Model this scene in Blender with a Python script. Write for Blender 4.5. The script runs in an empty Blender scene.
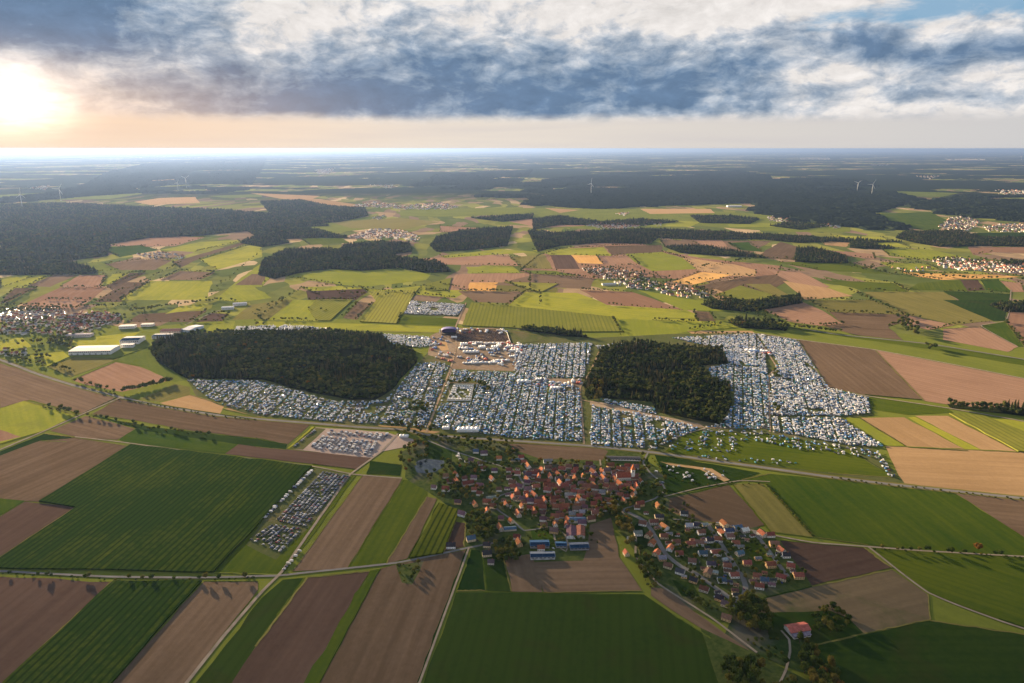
import bpy, math, random
import numpy as np
from mathutils import Vector, Matrix
from mathutils.geometry import tessellate_polygon

random.seed(7); RNG = np.random.default_rng(7)
S = bpy.context.scene
COL = S.collection
W, H, F = 1024.0, 683.0, 683.0
PITCH = math.atan((341.5 - 148.5) / F)
CAMZ = 550.0
SUN_AZ, SUN_EL = math.radians(-38.0), math.radians(10.0)

# ---------------------------------------------------------------- camera / render
cam = bpy.data.objects.new('camera', bpy.data.cameras.new('camera'))
COL.objects.link(cam); S.camera = cam
cam.location = (0, 0, CAMZ)
cam.rotation_euler = (math.pi / 2 - PITCH, 0, 0)
cam.data.sensor_width = 36; cam.data.lens = 24.0117
cam.data.clip_start = 1.0; cam.data.clip_end = 400000.0

def ray(px, py):
    cx, cy = (px - W / 2) / F, (H / 2 - py) / F
    c, s = math.cos(PITCH), math.sin(PITCH)
    return cx, c + cy * s, -s + cy * c           # x, y(forward), z

def G(px, py, z=0.0):
    """point of the ground plane that a picture point measures out to"""
    x, y, d = ray(px, py)
    t = (z - CAMZ) / d
    return (x * t, y * t)

def PX(x, y, z=0.0):
    c, s = math.cos(PITCH), math.sin(PITCH)
    dz = z - CAMZ
    f = y * c - dz * s; u = y * s + dz * c
    return W / 2 + F * x / f, H / 2 - F * u / f

# ---------------------------------------------------------------- helpers
def tag(o, label=None, cat=None, group=None, kind=None):
    if label: o['label'] = label
    if cat: o['category'] = cat
    if group: o['group'] = group
    if kind: o['kind'] = kind
    return o

def mesh_from(name, verts, faces, mats=(), fmat=None, smooth=False):
    me = bpy.data.meshes.new(name)
    me.from_pydata([tuple(v) for v in verts], [], [tuple(f) for f in faces])
    for m in mats: me.materials.append(m)
    if fmat is not None: me.polygons.foreach_set('material_index', np.array(fmat, dtype=np.int32))
    if smooth: me.polygons.foreach_set('use_smooth', [True] * len(me.polygons))
    me.update()
    return me

def link(name, me, parent=None, loc=(0, 0, 0), rz=0.0, color=None, scale=None):
    o = bpy.data.objects.new(name, me); COL.objects.link(o)
    o.parent = parent; o.location = loc; o.rotation_euler = (0, 0, rz)
    if color is not None: o.color = (*color, 1)
    if scale is not None: o.scale = scale if hasattr(scale, '__len__') else (scale,) * 3
    return o

class MB:
    """collects simple solids into one mesh"""
    def __init__(s): s.v = []; s.f = []; s.m = []
    def add(s, vs, fs, mi=0):
        b = len(s.v); s.v += [tuple(v) for v in vs]
        s.f += [tuple(b + i for i in f) for f in fs]; s.m += [mi] * len(fs)
    def box(s, x0, x1, y0, y1, z0, z1, mi=0, taper=0.0, tx=None):
        t = taper; u = t if tx is None else tx
        vs = [(x0, y0, z0), (x1, y0, z0), (x1, y1, z0), (x0, y1, z0),
              (x0 + u, y0 + t, z1), (x1 - u, y0 + t, z1), (x1 - u, y1 - t, z1), (x0 + u, y1 - t, z1)]
        s.add(vs, [(3, 2, 1, 0), (4, 5, 6, 7), (0, 1, 5, 4), (1, 2, 6, 5), (2, 3, 7, 6), (3, 0, 4, 7)], mi)
    def cyl(s, p0, p1, r0, r1, n=8, mi=0, cap=True):
        p0, p1 = Vector(p0), Vector(p1); d = (p1 - p0).normalized()
        a = d.orthogonal().normalized(); b = d.cross(a)
        vs = []
        for p, r in ((p0, r0), (p1, r1)):
            for i in range(n):
                t = 2 * math.pi * i / n
                vs.append(p + (a * math.cos(t) + b * math.sin(t)) * r)
        fs = [(i, (i + 1) % n, n + (i + 1) % n, n + i) for i in range(n)]
        if cap: fs += [tuple(range(n))[::-1], tuple(range(n, 2 * n))]
        s.add(vs, fs, mi)
    def mesh(s, name, mats, smooth=False): return mesh_from(name, s.v, s.f, mats, s.m, smooth)

class NT:
    """tiny node-tree builder"""
    def __init__(s, tree): s.t = tree; s.n = tree.nodes; s.l = tree.links
    def node(s, typ, **kw):
        n = s.n.new(typ)
        for k, v in kw.items(): setattr(n, k, v)
        return n
    def inp(s, n, key, v):
        if v is None: return
        sock = n.inputs[key]
        if hasattr(v, 'is_output') or isinstance(v, bpy.types.NodeSocket): s.l.new(v, sock)
        else:
            if hasattr(sock.default_value, '__len__') and hasattr(v, '__len__') and len(sock.default_value) == 4 and len(v) == 3: v = (*v, 1)
            sock.default_value = v
    def m(s, op, a, b=None, c=None, clamp=False):
        n = s.node('ShaderNodeMath', operation=op); n.use_clamp = clamp
        s.inp(n, 0, a); s.inp(n, 1, b); s.inp(n, 2, c)
        return n.outputs[0]
    def vm(s, op, a, b=None, scale=None):
        n = s.node('ShaderNodeVectorMath', operation=op)
        s.inp(n, 0, a); s.inp(n, 1, b)
        if scale is not None: s.inp(n, 3, scale)
        return n.outputs['Value'] if op in ('DOT_PRODUCT', 'LENGTH') else n.outputs[0]
    def mix(s, f, a, b, blend='MIX'):
        n = s.node('ShaderNodeMix', data_type='RGBA', blend_type=blend)
        s.inp(n, 0, f); s.inp(n, 6, a); s.inp(n, 7, b)
        return n.outputs[2]
    def noise(s, vec, scale, detail=3, rough=0.5, dist=0.0, dim='3D'):
        n = s.node('ShaderNodeTexNoise', noise_dimensions=dim)
        s.inp(n, 'Vector', vec); s.inp(n, 'Scale', scale); s.inp(n, 'Detail', detail)
        s.inp(n, 'Roughness', rough); s.inp(n, 'Distortion', dist)
        return n.outputs[0]
    def ramp(s, f, stops, mode='LINEAR'):
        n = s.node('ShaderNodeValToRGB'); r = n.color_ramp; r.interpolation = mode
        while len(r.elements) < len(stops): r.elements.new(0.5)
        for e, (p, c) in zip(r.elements, stops): e.position = p; e.color = (*c, 1)
        s.inp(n, 0, f); return n.outputs[0]
    def rng(s, v, a, b, c=0.0, d=1.0, smooth=False):
        n = s.node('ShaderNodeMapRange'); n.clamp = True
        if smooth: n.interpolation_type = 'SMOOTHSTEP'
        for i, x in enumerate((v, a, b, c, d)): s.inp(n, i, x)
        return n.outputs[0]
    def xyz(s, v):
        n = s.node('ShaderNodeSeparateXYZ'); s.inp(n, 0, v); return n.outputs
    def cmb(s, x, y, z=0.0):
        n = s.node('ShaderNodeCombineXYZ'); s.inp(n, 0, x); s.inp(n, 1, y); s.inp(n, 2, z); return n.outputs[0]

def new_mat(name, rough=0.9, spec=0.2):
    m = bpy.data.materials.new(name); m.use_nodes = True
    nt = NT(m.node_tree); b = m.node_tree.nodes['Principled BSDF']
    b.inputs['Roughness'].default_value = rough
    b.inputs['Specular IOR Level'].default_value = spec
    return m, nt, b

def plain(name, col, rough=0.7, spec=0.3, metal=0.0, var=0.12, scale=0.6):
    m, t, b = new_mat(name, rough, spec); b.inputs['Metallic'].default_value = metal
    tc = t.node('ShaderNodeTexCoord').outputs['Object']
    n = t.noise(tc, scale, 3)
    f = t.rng(n, 0.3, 0.7, 1 - var, 1 + var)
    c = t.vm('SCALE', tuple(col), scale=f)
    t.l.new(c, b.inputs['Base Color'])
    return m

OBJARGS = {}
def objcol(name, rough=0.6, spec=0.3, var=0.15, scale=0.5, coat=0.0, fixed=None):
    """colour taken from the object's own colour, with weathering"""
    m, t, b = new_mat(name, rough, spec)
    if fixed is None: OBJARGS[m.name] = (rough, spec, var, scale, coat)
    oi = t.node('ShaderNodeObjectInfo')
    src = fixed if fixed is not None else oi.outputs['Color']
    tc = t.node('ShaderNodeTexCoord').outputs['Object']
    n = t.noise(tc, scale, 4)
    f = t.rng(n, 0.3, 0.7, 1 - var, 1 + var)
    t.l.new(t.vm('SCALE', src, scale=f), b.inputs['Base Color'])
    b.inputs['Coat Weight'].default_value = coat
    return m

# ---------------------------------------------------------------- world
def world():
    w = bpy.data.worlds.new('World'); S.world = w; w.use_nodes = True
    t = NT(w.node_tree); bg = w.node_tree.nodes['Background']
    sky = t.node('ShaderNodeTexSky', sky_type='NISHITA'); sky.sun_disc = False
    sky.sun_elevation = SUN_EL; sky.sun_rotation = SUN_AZ % (2 * math.pi); sky.altitude = 500
    sky.air_density = 1.0; sky.dust_density = 1.5; sky.ozone_density = 1.5
    d = t.node('ShaderNodeTexCoord').outputs['Generated']
    x, y, z = t.xyz(d)[:]
    az = t.m('MULTIPLY', t.m('ARCTAN2', x, y), 57.2958)
    el = t.m('MULTIPLY', t.m('ARCSINE', z), 57.2958)
    # cloud-layer coordinates: the direction cast on to a high plane, so far cloud is foreshortened
    zz = t.m('ADD', t.m('MAXIMUM', z, 0.0), 0.16)
    p = t.cmb(t.m('DIVIDE', x, zz), t.m('DIVIDE', y, zz), t.m('MULTIPLY', z, 3.0))
    warp = t.node('ShaderNodeTexNoise'); t.inp(warp, 'Vector', p); t.inp(warp, 'Scale', 0.9); t.inp(warp, 'Detail', 3)
    pw = t.vm('ADD', p, t.vm('SCALE', t.vm('SUBTRACT', warp.outputs['Color'], (0.5, 0.5, 0.5)), scale=0.6))
    n1 = t.noise(pw, 1.5, 9, 0.62, 0.15)
    n2 = t.noise(t.vm('ADD', p, (13.1, 4.2, 2.0)), 4.5, 7, 0.62, 0.3)
    q = t.cmb(t.m('MULTIPLY', az, 0.16), t.m('MULTIPLY', el, 0.42), 0.0)
    n3 = t.noise(q, 1.0, 7, 0.6, 0.4)
    wob = t.m('MULTIPLY', t.m('SUBTRACT', n3, 0.5), 5.0)
    u = t.m('ADD', az, t.m('MULTIPLY', wob, 1.3)); v = t.m('ADD', el, t.m('MULTIPLY', wob, 0.30))
    def ang(px, py):
        a = Vector(ray(px, py)).normalized()
        return math.degrees(math.atan2(a.x, a.y)), math.degrees(math.asin(a.z))
    def blob(px, py, rx, ry, amp, uu=u, vv=v):
        u0, v0 = ang(px, py); ra = rx * 0.0775; rb = ry * 0.078
        a = t.m('MULTIPLY', t.m('SUBTRACT', uu, u0), 1 / ra); b = t.m('MULTIPLY', t.m('SUBTRACT', vv, v0), 1 / rb)
        e = t.m('ADD', t.m('MULTIPLY', a, a), t.m('MULTIPLY', b, b))
        return t.m('MULTIPLY', t.m('EXPONENT', t.m('MULTIPLY', e, -1.0)), amp)
    def total(lst):
        s = lst[0]
        for k in lst[1:]: s = t.m('ADD', s, k)
        return s
    dark = total([blob(*b) for b in SKY_DARK])
    # the flat base of the cloud bank
    base = t.rng(t.m('ADD', el, t.m('MULTIPLY', t.m('SUBTRACT', n3, 0.5), 0.8)), 1.9, 2.6, 0, 1, True)
    # billows: rounded lumps in the cloud, sunlit on the side of the sun and dark below
    pa = t.cmb(t.m('MULTIPLY', az, 0.105), t.m('MULTIPLY', el, 0.20), 0.0)
    wa = t.node('ShaderNodeTexNoise'); t.inp(wa, 'Vector', pa); t.inp(wa, 'Scale', 1.7); t.inp(wa, 'Detail', 5)
    pa = t.vm('ADD', pa, t.vm('SCALE', t.vm('SUBTRACT', wa.outputs['Color'], (0.5, 0.5, 0.5)), scale=0.35))
    def billow(vec): return t.noise(vec, 1.8, 12, 0.62, 0.0)
    nb = billow(pa)
    nl = billow(t.vm('ADD', pa, (-0.07, 0.09, 0.0)))
    relief = t.m('MULTIPLY', t.m('SUBTRACT', nl, nb), 3.2)          # toward the light: thinner above, so brighter
    D = t.m('ADD', t.m('MULTIPLY', dark, t.m('ADD', 0.35, t.m('MULTIPLY', base, 0.65))),
            t.m('MULTIPLY', t.m('SUBTRACT', nb, 0.5), SKY_N1))
    D = t.m('ADD', D, t.m('MULTIPLY', t.m('SUBTRACT', n2, 0.5), SKY_N2))
    D = t.m('ADD', D, relief)
    cl = t.ramp(D, SKY_RAMP)
    puff = t.noise(pa, 5.5, 9, 0.66, 0.0)
    cl = t.vm('SCALE', cl, scale=t.m('ADD', 1.0, t.m('ADD', t.m('MULTIPLY', t.m('SUBTRACT', puff, 0.5), 0.5), t.m('MULTIPLY', relief, -0.22))))
    # clear strip under the bank, brighter and warmer towards the sun
    band = t.ramp(t.rng(az, -38, 38), SKY_BAND)
    bm = t.rng(t.m('ADD', el, t.m('MULTIPLY', t.m('SUBTRACT', n3, 0.5), 1.0)), 1.75, 2.75, 0, 1, True)
    streak = t.noise(t.cmb(t.m('MULTIPLY', az, 0.05), t.m('MULTIPLY', el, 1.1), 3.0), 1.0, 6, 0.55, 0.2)
    band = t.mix(t.rng(streak, 0.45, 0.75, 0, 0.40), band, (0.62, 0.58, 0.60))
    c = t.mix(bm, band, cl)
    # gaps of open sky in the upper right
    gap = total([blob(*b) for b in SKY_GAP])
    gap = t.m('ADD', gap, t.m('MULTIPLY', t.m('SUBTRACT', n2, 0.5), 1.2))
    c = t.mix(t.m('MULTIPLY', t.rng(gap, 0.35, 0.8, 0, 0.9, True), bm), c, SKY_BLUE)
    # sun behind thin cloud
    g = blob(10, 97, 40, 24, 1.0, az, el); g2 = blob(5, 118, 230, 46, 1.15, az, el)
    g = t.m('ADD', g, t.m('MULTIPLY', g, t.m('MULTIPLY', t.m('SUBTRACT', n2, 0.45), 2.0)))
    c = t.mix(t.m('MULTIPLY', g2, 0.55, clamp=True), c, (1.0, 0.66, 0.44))
    c = t.vm('ADD', c, t.vm('SCALE', (1.3, 1.05, 0.8), scale=t.m('MAXIMUM', g, 0.0)))
    # pictured light values, brought down to the scene's exposure
    c = t.vm('SCALE', c, scale=SKY_GAIN)
    # higher up the cover breaks and the physical sky shows through
    hi = t.rng(el, 12, 35, 0.0, 0.75, True)
    hs = t.vm('SCALE', sky.outputs[0], scale=SKY_NISHITA)
    over = t.mix(t.rng(t.noise(p, 1.2, 5, 0.6), 0.42, 0.6), hs, t.vm('SCALE', SKY_OVER, scale=SKY_GAIN))
    c = t.mix(hi, c, over)
    low = t.rng(el, -3.0, 0.0)
    c = t.mix(low, (0.10 * SKY_GAIN, 0.11 * SKY_GAIN, 0.12 * SKY_GAIN), c)
    t.l.new(c, bg.inputs[0]); bg.inputs[1].default_value = 1.0
    w.cycles.sampling_method = 'MANUAL'; w.cycles.sample_map_resolution = 1024

SKY_GAIN = 0.205; SKY_NISHITA = 0.05
SKY_DARK = [(50, 12, 125, 40, 1.35), (440, 103, 330, 22, 0.60), (520, 70, 330, 38, 0.52), (250, 85, 90, 24, 0.30), (430, 62, 130, 26, 0.30), (620, 100, 170, 22, 0.35), (760, 66, 120, 20, 0.45),
            (850, 34, 55, 12, 0.55), (300, 106, 120, 14, 0.45), (980, 96, 90, 8, 0.45), (1005, 48, 45, 12, 0.6), (905, 55, 45, 12, 0.5),
            (230, 30, 70, 30, -0.35), (340, 18, 70, 14, 0.15), (290, 20, 60, 16, -0.3), (700, 12, 190, 20, -0.30), (815, 76, 45, 12, -0.65), (920, 105, 120, 16, -0.15), (130, 85, 90, 20, -0.25)]
SKY_N1, SKY_N2 = 2.1, 0.4
SKY_RAMP = [(0.0, (0.85, 0.81, 0.78)), (0.14, (0.71, 0.71, 0.73)), (0.36, (0.51, 0.56, 0.63)), (0.60, (0.33, 0.41, 0.52)), (0.86, (0.21, 0.30, 0.43)), (1.0, (0.155, 0.245, 0.385))]
SKY_BAND = [(0.0, (1.0, 0.86, 0.68)), (0.2, (0.98, 0.82, 0.66)), (0.45, (0.86, 0.77, 0.67)), (0.7, (0.74, 0.69, 0.64)), (1.0, (0.64, 0.63, 0.63))]
SKY_GAP = [(960, 8, 130, 14, 0.9), (1010, 75, 50, 8, 0.4), (600, 4, 60, 6, 0.2)]
SKY_BLUE = (0.22, 0.42, 0.62)
SKY_OVER = (0.12, 0.18, 0.28)
world()

sun = bpy.data.objects.new('sun', bpy.data.lights.new('sun', 'SUN')); COL.objects.link(sun)
sv = Vector((math.sin(SUN_AZ) * math.cos(SUN_EL), math.cos(SUN_AZ) * math.cos(SUN_EL), math.sin(SUN_EL)))
sun.rotation_euler = sv.to_track_quat('Z', 'Y').to_euler()
sun.location = sv * 3000
sun.data.energy = 5.0; sun.data.angle = math.radians(0.53); sun.data.color = (1.0, 0.72, 0.44)

# ---------------------------------------------------------------- field materials
def field_mat(name, c1, c2, stripe=0.0, period=12.0, scol=None, streak=0.5, fine=0.25, rough=0.95, patch=None):
    m, t, b = new_mat(name, rough, 0.0)
    tc = t.node('ShaderNodeTexCoord').outputs['Object']
    oi = t.node('ShaderNodeObjectInfo').outputs['Random']
    off = t.vm('ADD', tc, t.cmb(t.m('MULTIPLY', oi, 9000.0), t.m('MULTIPLY', oi, 5000.0), 0))
    x, y, z = t.xyz(tc)[:]
    big = t.noise(off, 0.006, 4, 0.6, 0.3)
    st = t.noise(t.vm('MULTIPLY', off, (0.004, 0.07, 0.0)), 1.0, 5, 0.6)
    sm = t.noise(off, 0.12, 4, 0.65)
    f = t.m('ADD', t.m('MULTIPLY', big, 1 - streak), t.m('MULTIPLY', st, streak))
    f = t.m('ADD', f, t.m('MULTIPLY', t.m('SUBTRACT', sm, 0.5), fine))
    f = t.m('ADD', f, t.m('MULTIPLY', t.m('SUBTRACT', oi, 0.5), 0.35))
    c = t.mix(t.rng(f, 0.32, 0.68), c1, c2)
    if patch:
        c = t.mix(t.rng(t.noise(off, 0.011, 5, 0.65, 0.5), 0.52, 0.68, 0, 0.75), c, patch)
    if stripe:
        ph = t.m('ADD', y, t.m('MULTIPLY', t.noise(off, 0.01, 2), 3.0))
        w = t.m('SINE', t.m('MULTIPLY', ph, 2 * math.pi / period))
        w = t.rng(w, 0.1, 0.95, 0, stripe)
        w = t.m('MULTIPLY', w, t.rng(st, 0.35, 0.6, 0.55, 1.0))
        c = t.mix(w, c, scol or c2)  # stripes: gaps between crop rows, plus their low-sun shade as colour
    t.l.new(c, b.inputs['Base Color'])
    return m

FM = {
 'soil':   field_mat('ploughed_soil', (0.105, 0.074, 0.047), (0.180, 0.128, 0.086), 0.22, 14, (0.08, 0.056, 0.036), 0.65, 0.3),
 'soild':  field_mat('dark_soil', (0.068, 0.045, 0.034), (0.110, 0.074, 0.056), 0.15, 14, (0.055, 0.03, 0.022), 0.65, 0.3),  # a darker brown than the ploughed soil
 'soilp':  field_mat('pale_soil', (0.21, 0.125, 0.082), (0.31, 0.195, 0.130), 0.22, 16, (0.16, 0.095, 0.065), 0.6, 0.3),
 'straw':  field_mat('straw_stubble', (0.29, 0.19, 0.095), (0.42, 0.28, 0.145), 0.25, 12, (0.30, 0.2, 0.1), 0.6, 0.3),
 'ochre':  field_mat('ripe_grain', (0.50, 0.28, 0.09), (0.66, 0.40, 0.14), 0.15, 14, (0.45, 0.25, 0.08), 0.5, 0.25),
 'grass':  field_mat('meadow_grass', (0.085, 0.115, 0.022), (0.150, 0.175, 0.030), 0, 10, None, 0.4, 0.35),
 'grassd': field_mat('lush_grass', (0.013, 0.034, 0.008), (0.032, 0.056, 0.010), 0.2, 14, (0.012, 0.028, 0.006), 0.4, 0.5, patch=(0.036, 0.044, 0.012)),
 'lime':   field_mat('sunlit_crop', (0.175, 0.205, 0.028), (0.30, 0.30, 0.040), 0.12, 12, (0.14, 0.16, 0.02), 0.5, 0.35, patch=(0.17, 0.19, 0.04)),  # lit green: backlit sunshine put into a brighter, yellower colour
 'olive':  field_mat('olive_crop', (0.125, 0.120, 0.036), (0.200, 0.180, 0.055), 0.25, 12, (0.10, 0.09, 0.03), 0.6, 0.35),
 'maize':  field_mat('maize', (0.024, 0.048, 0.008), (0.098, 0.112, 0.012), 0.8, 9.0, (0.007, 0.022, 0.005), 0.5, 0.4),  # yellow second tone puts low sun on the rows into the colour
 'maizel': field_mat('sunlit_maize', (0.150, 0.165, 0.030), (0.240, 0.235, 0.045), 0.55, 12.5, (0.075, 0.090, 0.022), 0.5, 0.4),  # lit copy of the maize, sunlight put into brighter tones
 'crop':   field_mat('green_crop', (0.036, 0.070, 0.010), (0.088, 0.112, 0.012), 0.2, 12, (0.03, 0.06, 0.015), 0.55, 0.3),
 'mixed':  field_mat('patchy_stubble', (0.13, 0.10, 0.06), (0.19, 0.145, 0.085), 0.2, 12, (0.1, 0.08, 0.05), 0.6, 0.3, patch=(0.05, 0.075, 0.022)),
 'dirt':   field_mat('trampled_dirt', (0.20, 0.150, 0.105), (0.34, 0.27, 0.19), 0, 12, None, 0.3, 0.7, patch=(0.30, 0.25, 0.18)),
 'gravel': field_mat('gravel_yard', (0.26, 0.20, 0.17), (0.36, 0.29, 0.25), 0, 12, None, 0.3, 0.6),
 'camp':   field_mat('trodden_grass', (0.060, 0.085, 0.026), (0.110, 0.115, 0.045), 0, 12, None, 0.4, 0.6, patch=(0.15, 0.12, 0.07)),
 'garden': field_mat('garden_ground', (0.034, 0.060, 0.016), (0.080, 0.100, 0.028), 0, 12, None, 0.2, 1.3, patch=(0.13, 0.115, 0.095)),
}
FIELD_WORDS = {
 'soil': ('brown ploughed field', 'soil'), 'soild': ('dark brown ploughed field', ''), 'soilp': ('pinkish tan ploughed field', ''),
 'straw': ('straw coloured stubble field', ''), 'ochre': ('glowing ochre grain field', ''), 'grass': ('light green meadow', ''),
 'grassd': ('deep green meadow', ''), 'lime': ('yellow green sunlit crop field', ''), 'olive': ('olive crop field', ''),
 'maize': ('striped dark green maize field', ''), 'maizel': ('striped yellow green maize field', ''), 'crop': ('green crop field', ''),
 'mixed': ('patchy brown and green field', ''), 'dirt': ('trampled bare festival ground', ''), 'gravel': ('gravel parking yard', ''),
 'camp': ('trodden grass of the camp site', ''), 'garden': ('dark garden ground', ''),
}

def sheet(name, pts, z, mat, jitter=0.8, seg=25.0, height=0.0, local_angle=None):
    """a polygon of ground laid out in world metres"""
    P = [np.array(p, float) for p in pts]; n = len(P)
    out = []
    L = []
    for i in range(n):
        a, b = P[i], P[(i + 1) % n]; d = np.linalg.norm(b - a); L.append((d, b - a))
        s = max(seg, d / 40)
        k = max(1, int(d / s))
        nrm = np.array([-(b - a)[1], (b - a)[0]]) / max(d, 1e-6)
        for j in range(k):
            q = a + (b - a) * j / k
            if j: q = q + nrm * RNG.normal(0, jitter * (s / seg))
            out.append(q)
    dd = max(L, key=lambda e: e[0])[1]
    ang = math.atan2(dd[1], dd[0]) if local_angle is None else local_angle
    c = np.mean(out, axis=0)
    R = np.array([[math.cos(-ang), -math.sin(-ang)], [math.sin(-ang), math.cos(-ang)]])
    loc = [R @ (q - c) for q in out]
    tri = tessellate_polygon([[Vector((q[0], q[1], 0)) for q in loc]])
    vs = [(q[0], q[1], 0) for q in loc]; fs = []
    def area(t): a, b, d = (loc[i] for i in t); return (b[0] - a[0]) * (d[1] - a[1]) - (b[1] - a[1]) * (d[0] - a[0])
    for t_ in tri: fs.append(tuple(t_) if area(t_) > 0 else tuple(t_)[::-1])
    if height:
        N = len(vs); vs = [(v[0], v[1], height) for v in vs] + vs
        sgn = sum(loc[i][0] * loc[(i + 1) % N][1] - loc[(i + 1) % N][0] * loc[i][1] for i in range(N))
        for i in range(N):
            j = (i + 1) % N
            q = (i, N + i, N + j, j)
            fs.append(q if sgn > 0 else q[::-1])
    o = link(name, mesh_from(name, vs, fs, [mat]), loc=(c[0], c[1], z), rz=ang)
    return o

# ground sheet out to the horizon
def ground():
    m, t, b = new_mat('countryside', 0.95, 0.0)
    tc = t.node('ShaderNodeTexCoord').outputs['Object']
    wv = t.node('ShaderNodeTexNoise'); t.inp(wv, 'Vector', tc); t.inp(wv, 'Scale', 0.0006); t.inp(wv, 'Detail', 2)
    co = t.vm('ADD', tc, t.vm('SCALE', t.vm('SUBTRACT', wv.outputs['Color'], (0.5, 0.5, 0.5)), scale=900.0))
    mp = t.node('ShaderNodeMapping'); t.inp(mp, 'Vector', co); mp.inputs['Rotation'].default_value = (0, 0, 0.5); mp.inputs['Scale'].default_value = (1 / 95, 1 / 280, 0.0)
    vo = t.node('ShaderNodeTexVoronoi', voronoi_dimensions='2D', distance='MINKOWSKI'); t.inp(vo, 'Vector', mp.outputs[0]); vo.inputs['Scale'].default_value = 1.0; vo.inputs['Exponent'].default_value = 8.0; vo.inputs['Randomness'].default_value = 0.8
    r = t.xyz(vo.outputs['Color'])[0]
    c = t.ramp(r, [(0.0, (0.10, 0.125, 0.035)), (0.2, (0.17, 0.18, 0.04)), (0.34, (0.09, 0.12, 0.03)), (0.48, (0.20, 0.145, 0.10)), (0.62, (0.13, 0.15, 0.04)), (0.74, (0.30, 0.22, 0.13)), (0.84, (0.22, 0.23, 0.05)), (0.93, (0.44, 0.34, 0.20))], 'CONSTANT')
    sm = t.noise(tc, 0.01, 4, 0.6)
    c = t.vm('SCALE', c, scale=t.rng(sm, 0.3, 0.7, 0.8, 1.2))
    x, y, z = t.xyz(tc)[:]
    # far woods
    wn = t.noise(t.vm('MULTIPLY', co, (1 / 3000, 1 / 2300, 0.0)), 1.0, 6, 0.62, 0.2)
    wm = t.rng(wn, 0.44, 0.452)
    wm = t.m('MULTIPLY', wm, t.rng(y, 6800, 9000))
    c = t.mix(wm, c, (0.014, 0.022, 0.012))
    t.l.new(c, b.inputs['Base Color'])
    ks = [0, 400, 800, 1300, 2000, 3000, 4500, 6500, 9500, 14000, 20000, 30000, 45000, 70000, 100000, 140000]
    xs = [-k for k in ks[:0:-1]] + ks
    ys = [-k for k in ks[:6][:0:-1]] + ks
    vs = [(a, c_, 0) for c_ in ys for a in xs]; n = len(xs)
    fs = [(j * n + i, j * n + i + 1, (j + 1) * n + i + 1, (j + 1) * n + i) for j in range(len(ys) - 1) for i in range(n - 1)]
    o = link('ground', mesh_from('ground', vs, fs, [m])); tag(o, 'open farmland with patchwork fields reaching the horizon', 'ground', kind='structure')
ground()
# ---------------------------------------------------------------- landmarks and labels
LANDMARKS = [('church', 627, 477), ('village pond', 429, 466), ('blue-roofed farm halls', 548, 552), ('long greenhouse', 623, 459), ('junction on the main road', 648, 452),
 ('lone farm', 797, 631), ('grass car park', 290, 512), ('gravel car park', 345, 440), ('big white warehouse', 95, 351), ('left wood', 290, 362), ('right wood', 660, 382),
 ('festival stage', 450, 334), ('fenced tent square', 458, 392), ('estate loop road', 740, 596), ('left town', 90, 325), ('dirt track corner', 582, 443), ('crossroads in the fields', 275, 577),
 ('far hamlet', 650, 280), ('lane fork', 868, 547), ('western hamlet', 165, 256), ('white marquee', 468, 431), ('pale camp track', 770, 400), ('roadside sheds', 700, 474), ('pointed road junction', 120, 398),
 ('upper camp car field', 435, 309), ('far right village', 970, 266), ('roadside poplars', 920, 332)]
NUMW = ['nearest', 'second nearest', 'third nearest', 'fourth nearest', 'fifth nearest', 'sixth nearest', 'seventh nearest', 'eighth nearest', 'ninth nearest', 'tenth nearest', 'eleventh nearest', 'twelfth nearest']
def ordn(i):
    if i < len(NUMW): return NUMW[i]
    n = i + 1; suf = 'th' if 10 <= n % 100 <= 20 else {1: 'st', 2: 'nd', 3: 'rd'}.get(n % 10, 'th')
    return '%d%s nearest' % (n, suf)
PENDING = []
def later(o, desc, px, py, cat, group=None, kind=None):
    """label is written at the end, when all look-alikes are known"""
    PENDING.append((o, desc, px, py, cat, group, kind))
def write_labels():
    b = {}
    for it in PENDING:
        o, desc, px, py = it[:4]
        nm, lx, ly = min(LANDMARKS, key=lambda L: (L[1] - px) ** 2 + ((L[2] - py) * 1.8) ** 2)
        dx, dy = px - lx, (py - ly) * 1.5
        side = ('right of' if dx > 0 else 'left of') if abs(dx) > abs(dy) else ('below' if dy > 0 else 'above')
        b.setdefault((desc, nm, side), []).append((dx * dx + dy * dy, it))
    for (desc, nm, side), lst in b.items():
        lst.sort(key=lambda e: e[0])
        for i, (_, it) in enumerate(lst):
            lab = '%s, %s %s the %s' % (desc, ordn(i), side, nm) if len(lst) > 1 else '%s %s the %s' % (desc, side, nm)
            tag(it[0], lab, it[4], it[5], it[6])

# ---------------------------------------------------------------- fields
GROUND_Z = 0.7
FIELDS = []
def fl(kind, *pts, d=None, h=0.0): FIELDS.append((kind, pts, d, h))
def P(s): return [tuple(float(v) for v in w.split(',')) for w in s.split()]
def wob(pts):
    """field edges in the distance do not run dead straight away from the eye"""
    return [(x + (17 * math.sin(y * 0.31 + x * 0.01) + 9 * math.sin(y * 0.83)) * (1 if y < 312 and abs(x % 256) < 1.0 and x > 0 else 0), y) for x, y in pts]
def f(kind, s, d=None): FIELDS.append((kind, wob(P(s)), P(d) if d else None))

# broad grounds first
f('grass', '-60,326 60,318 130,328 256,318 420,320 512,330 660,318 800,322 1090,355 1090,700 -60,700')
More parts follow.
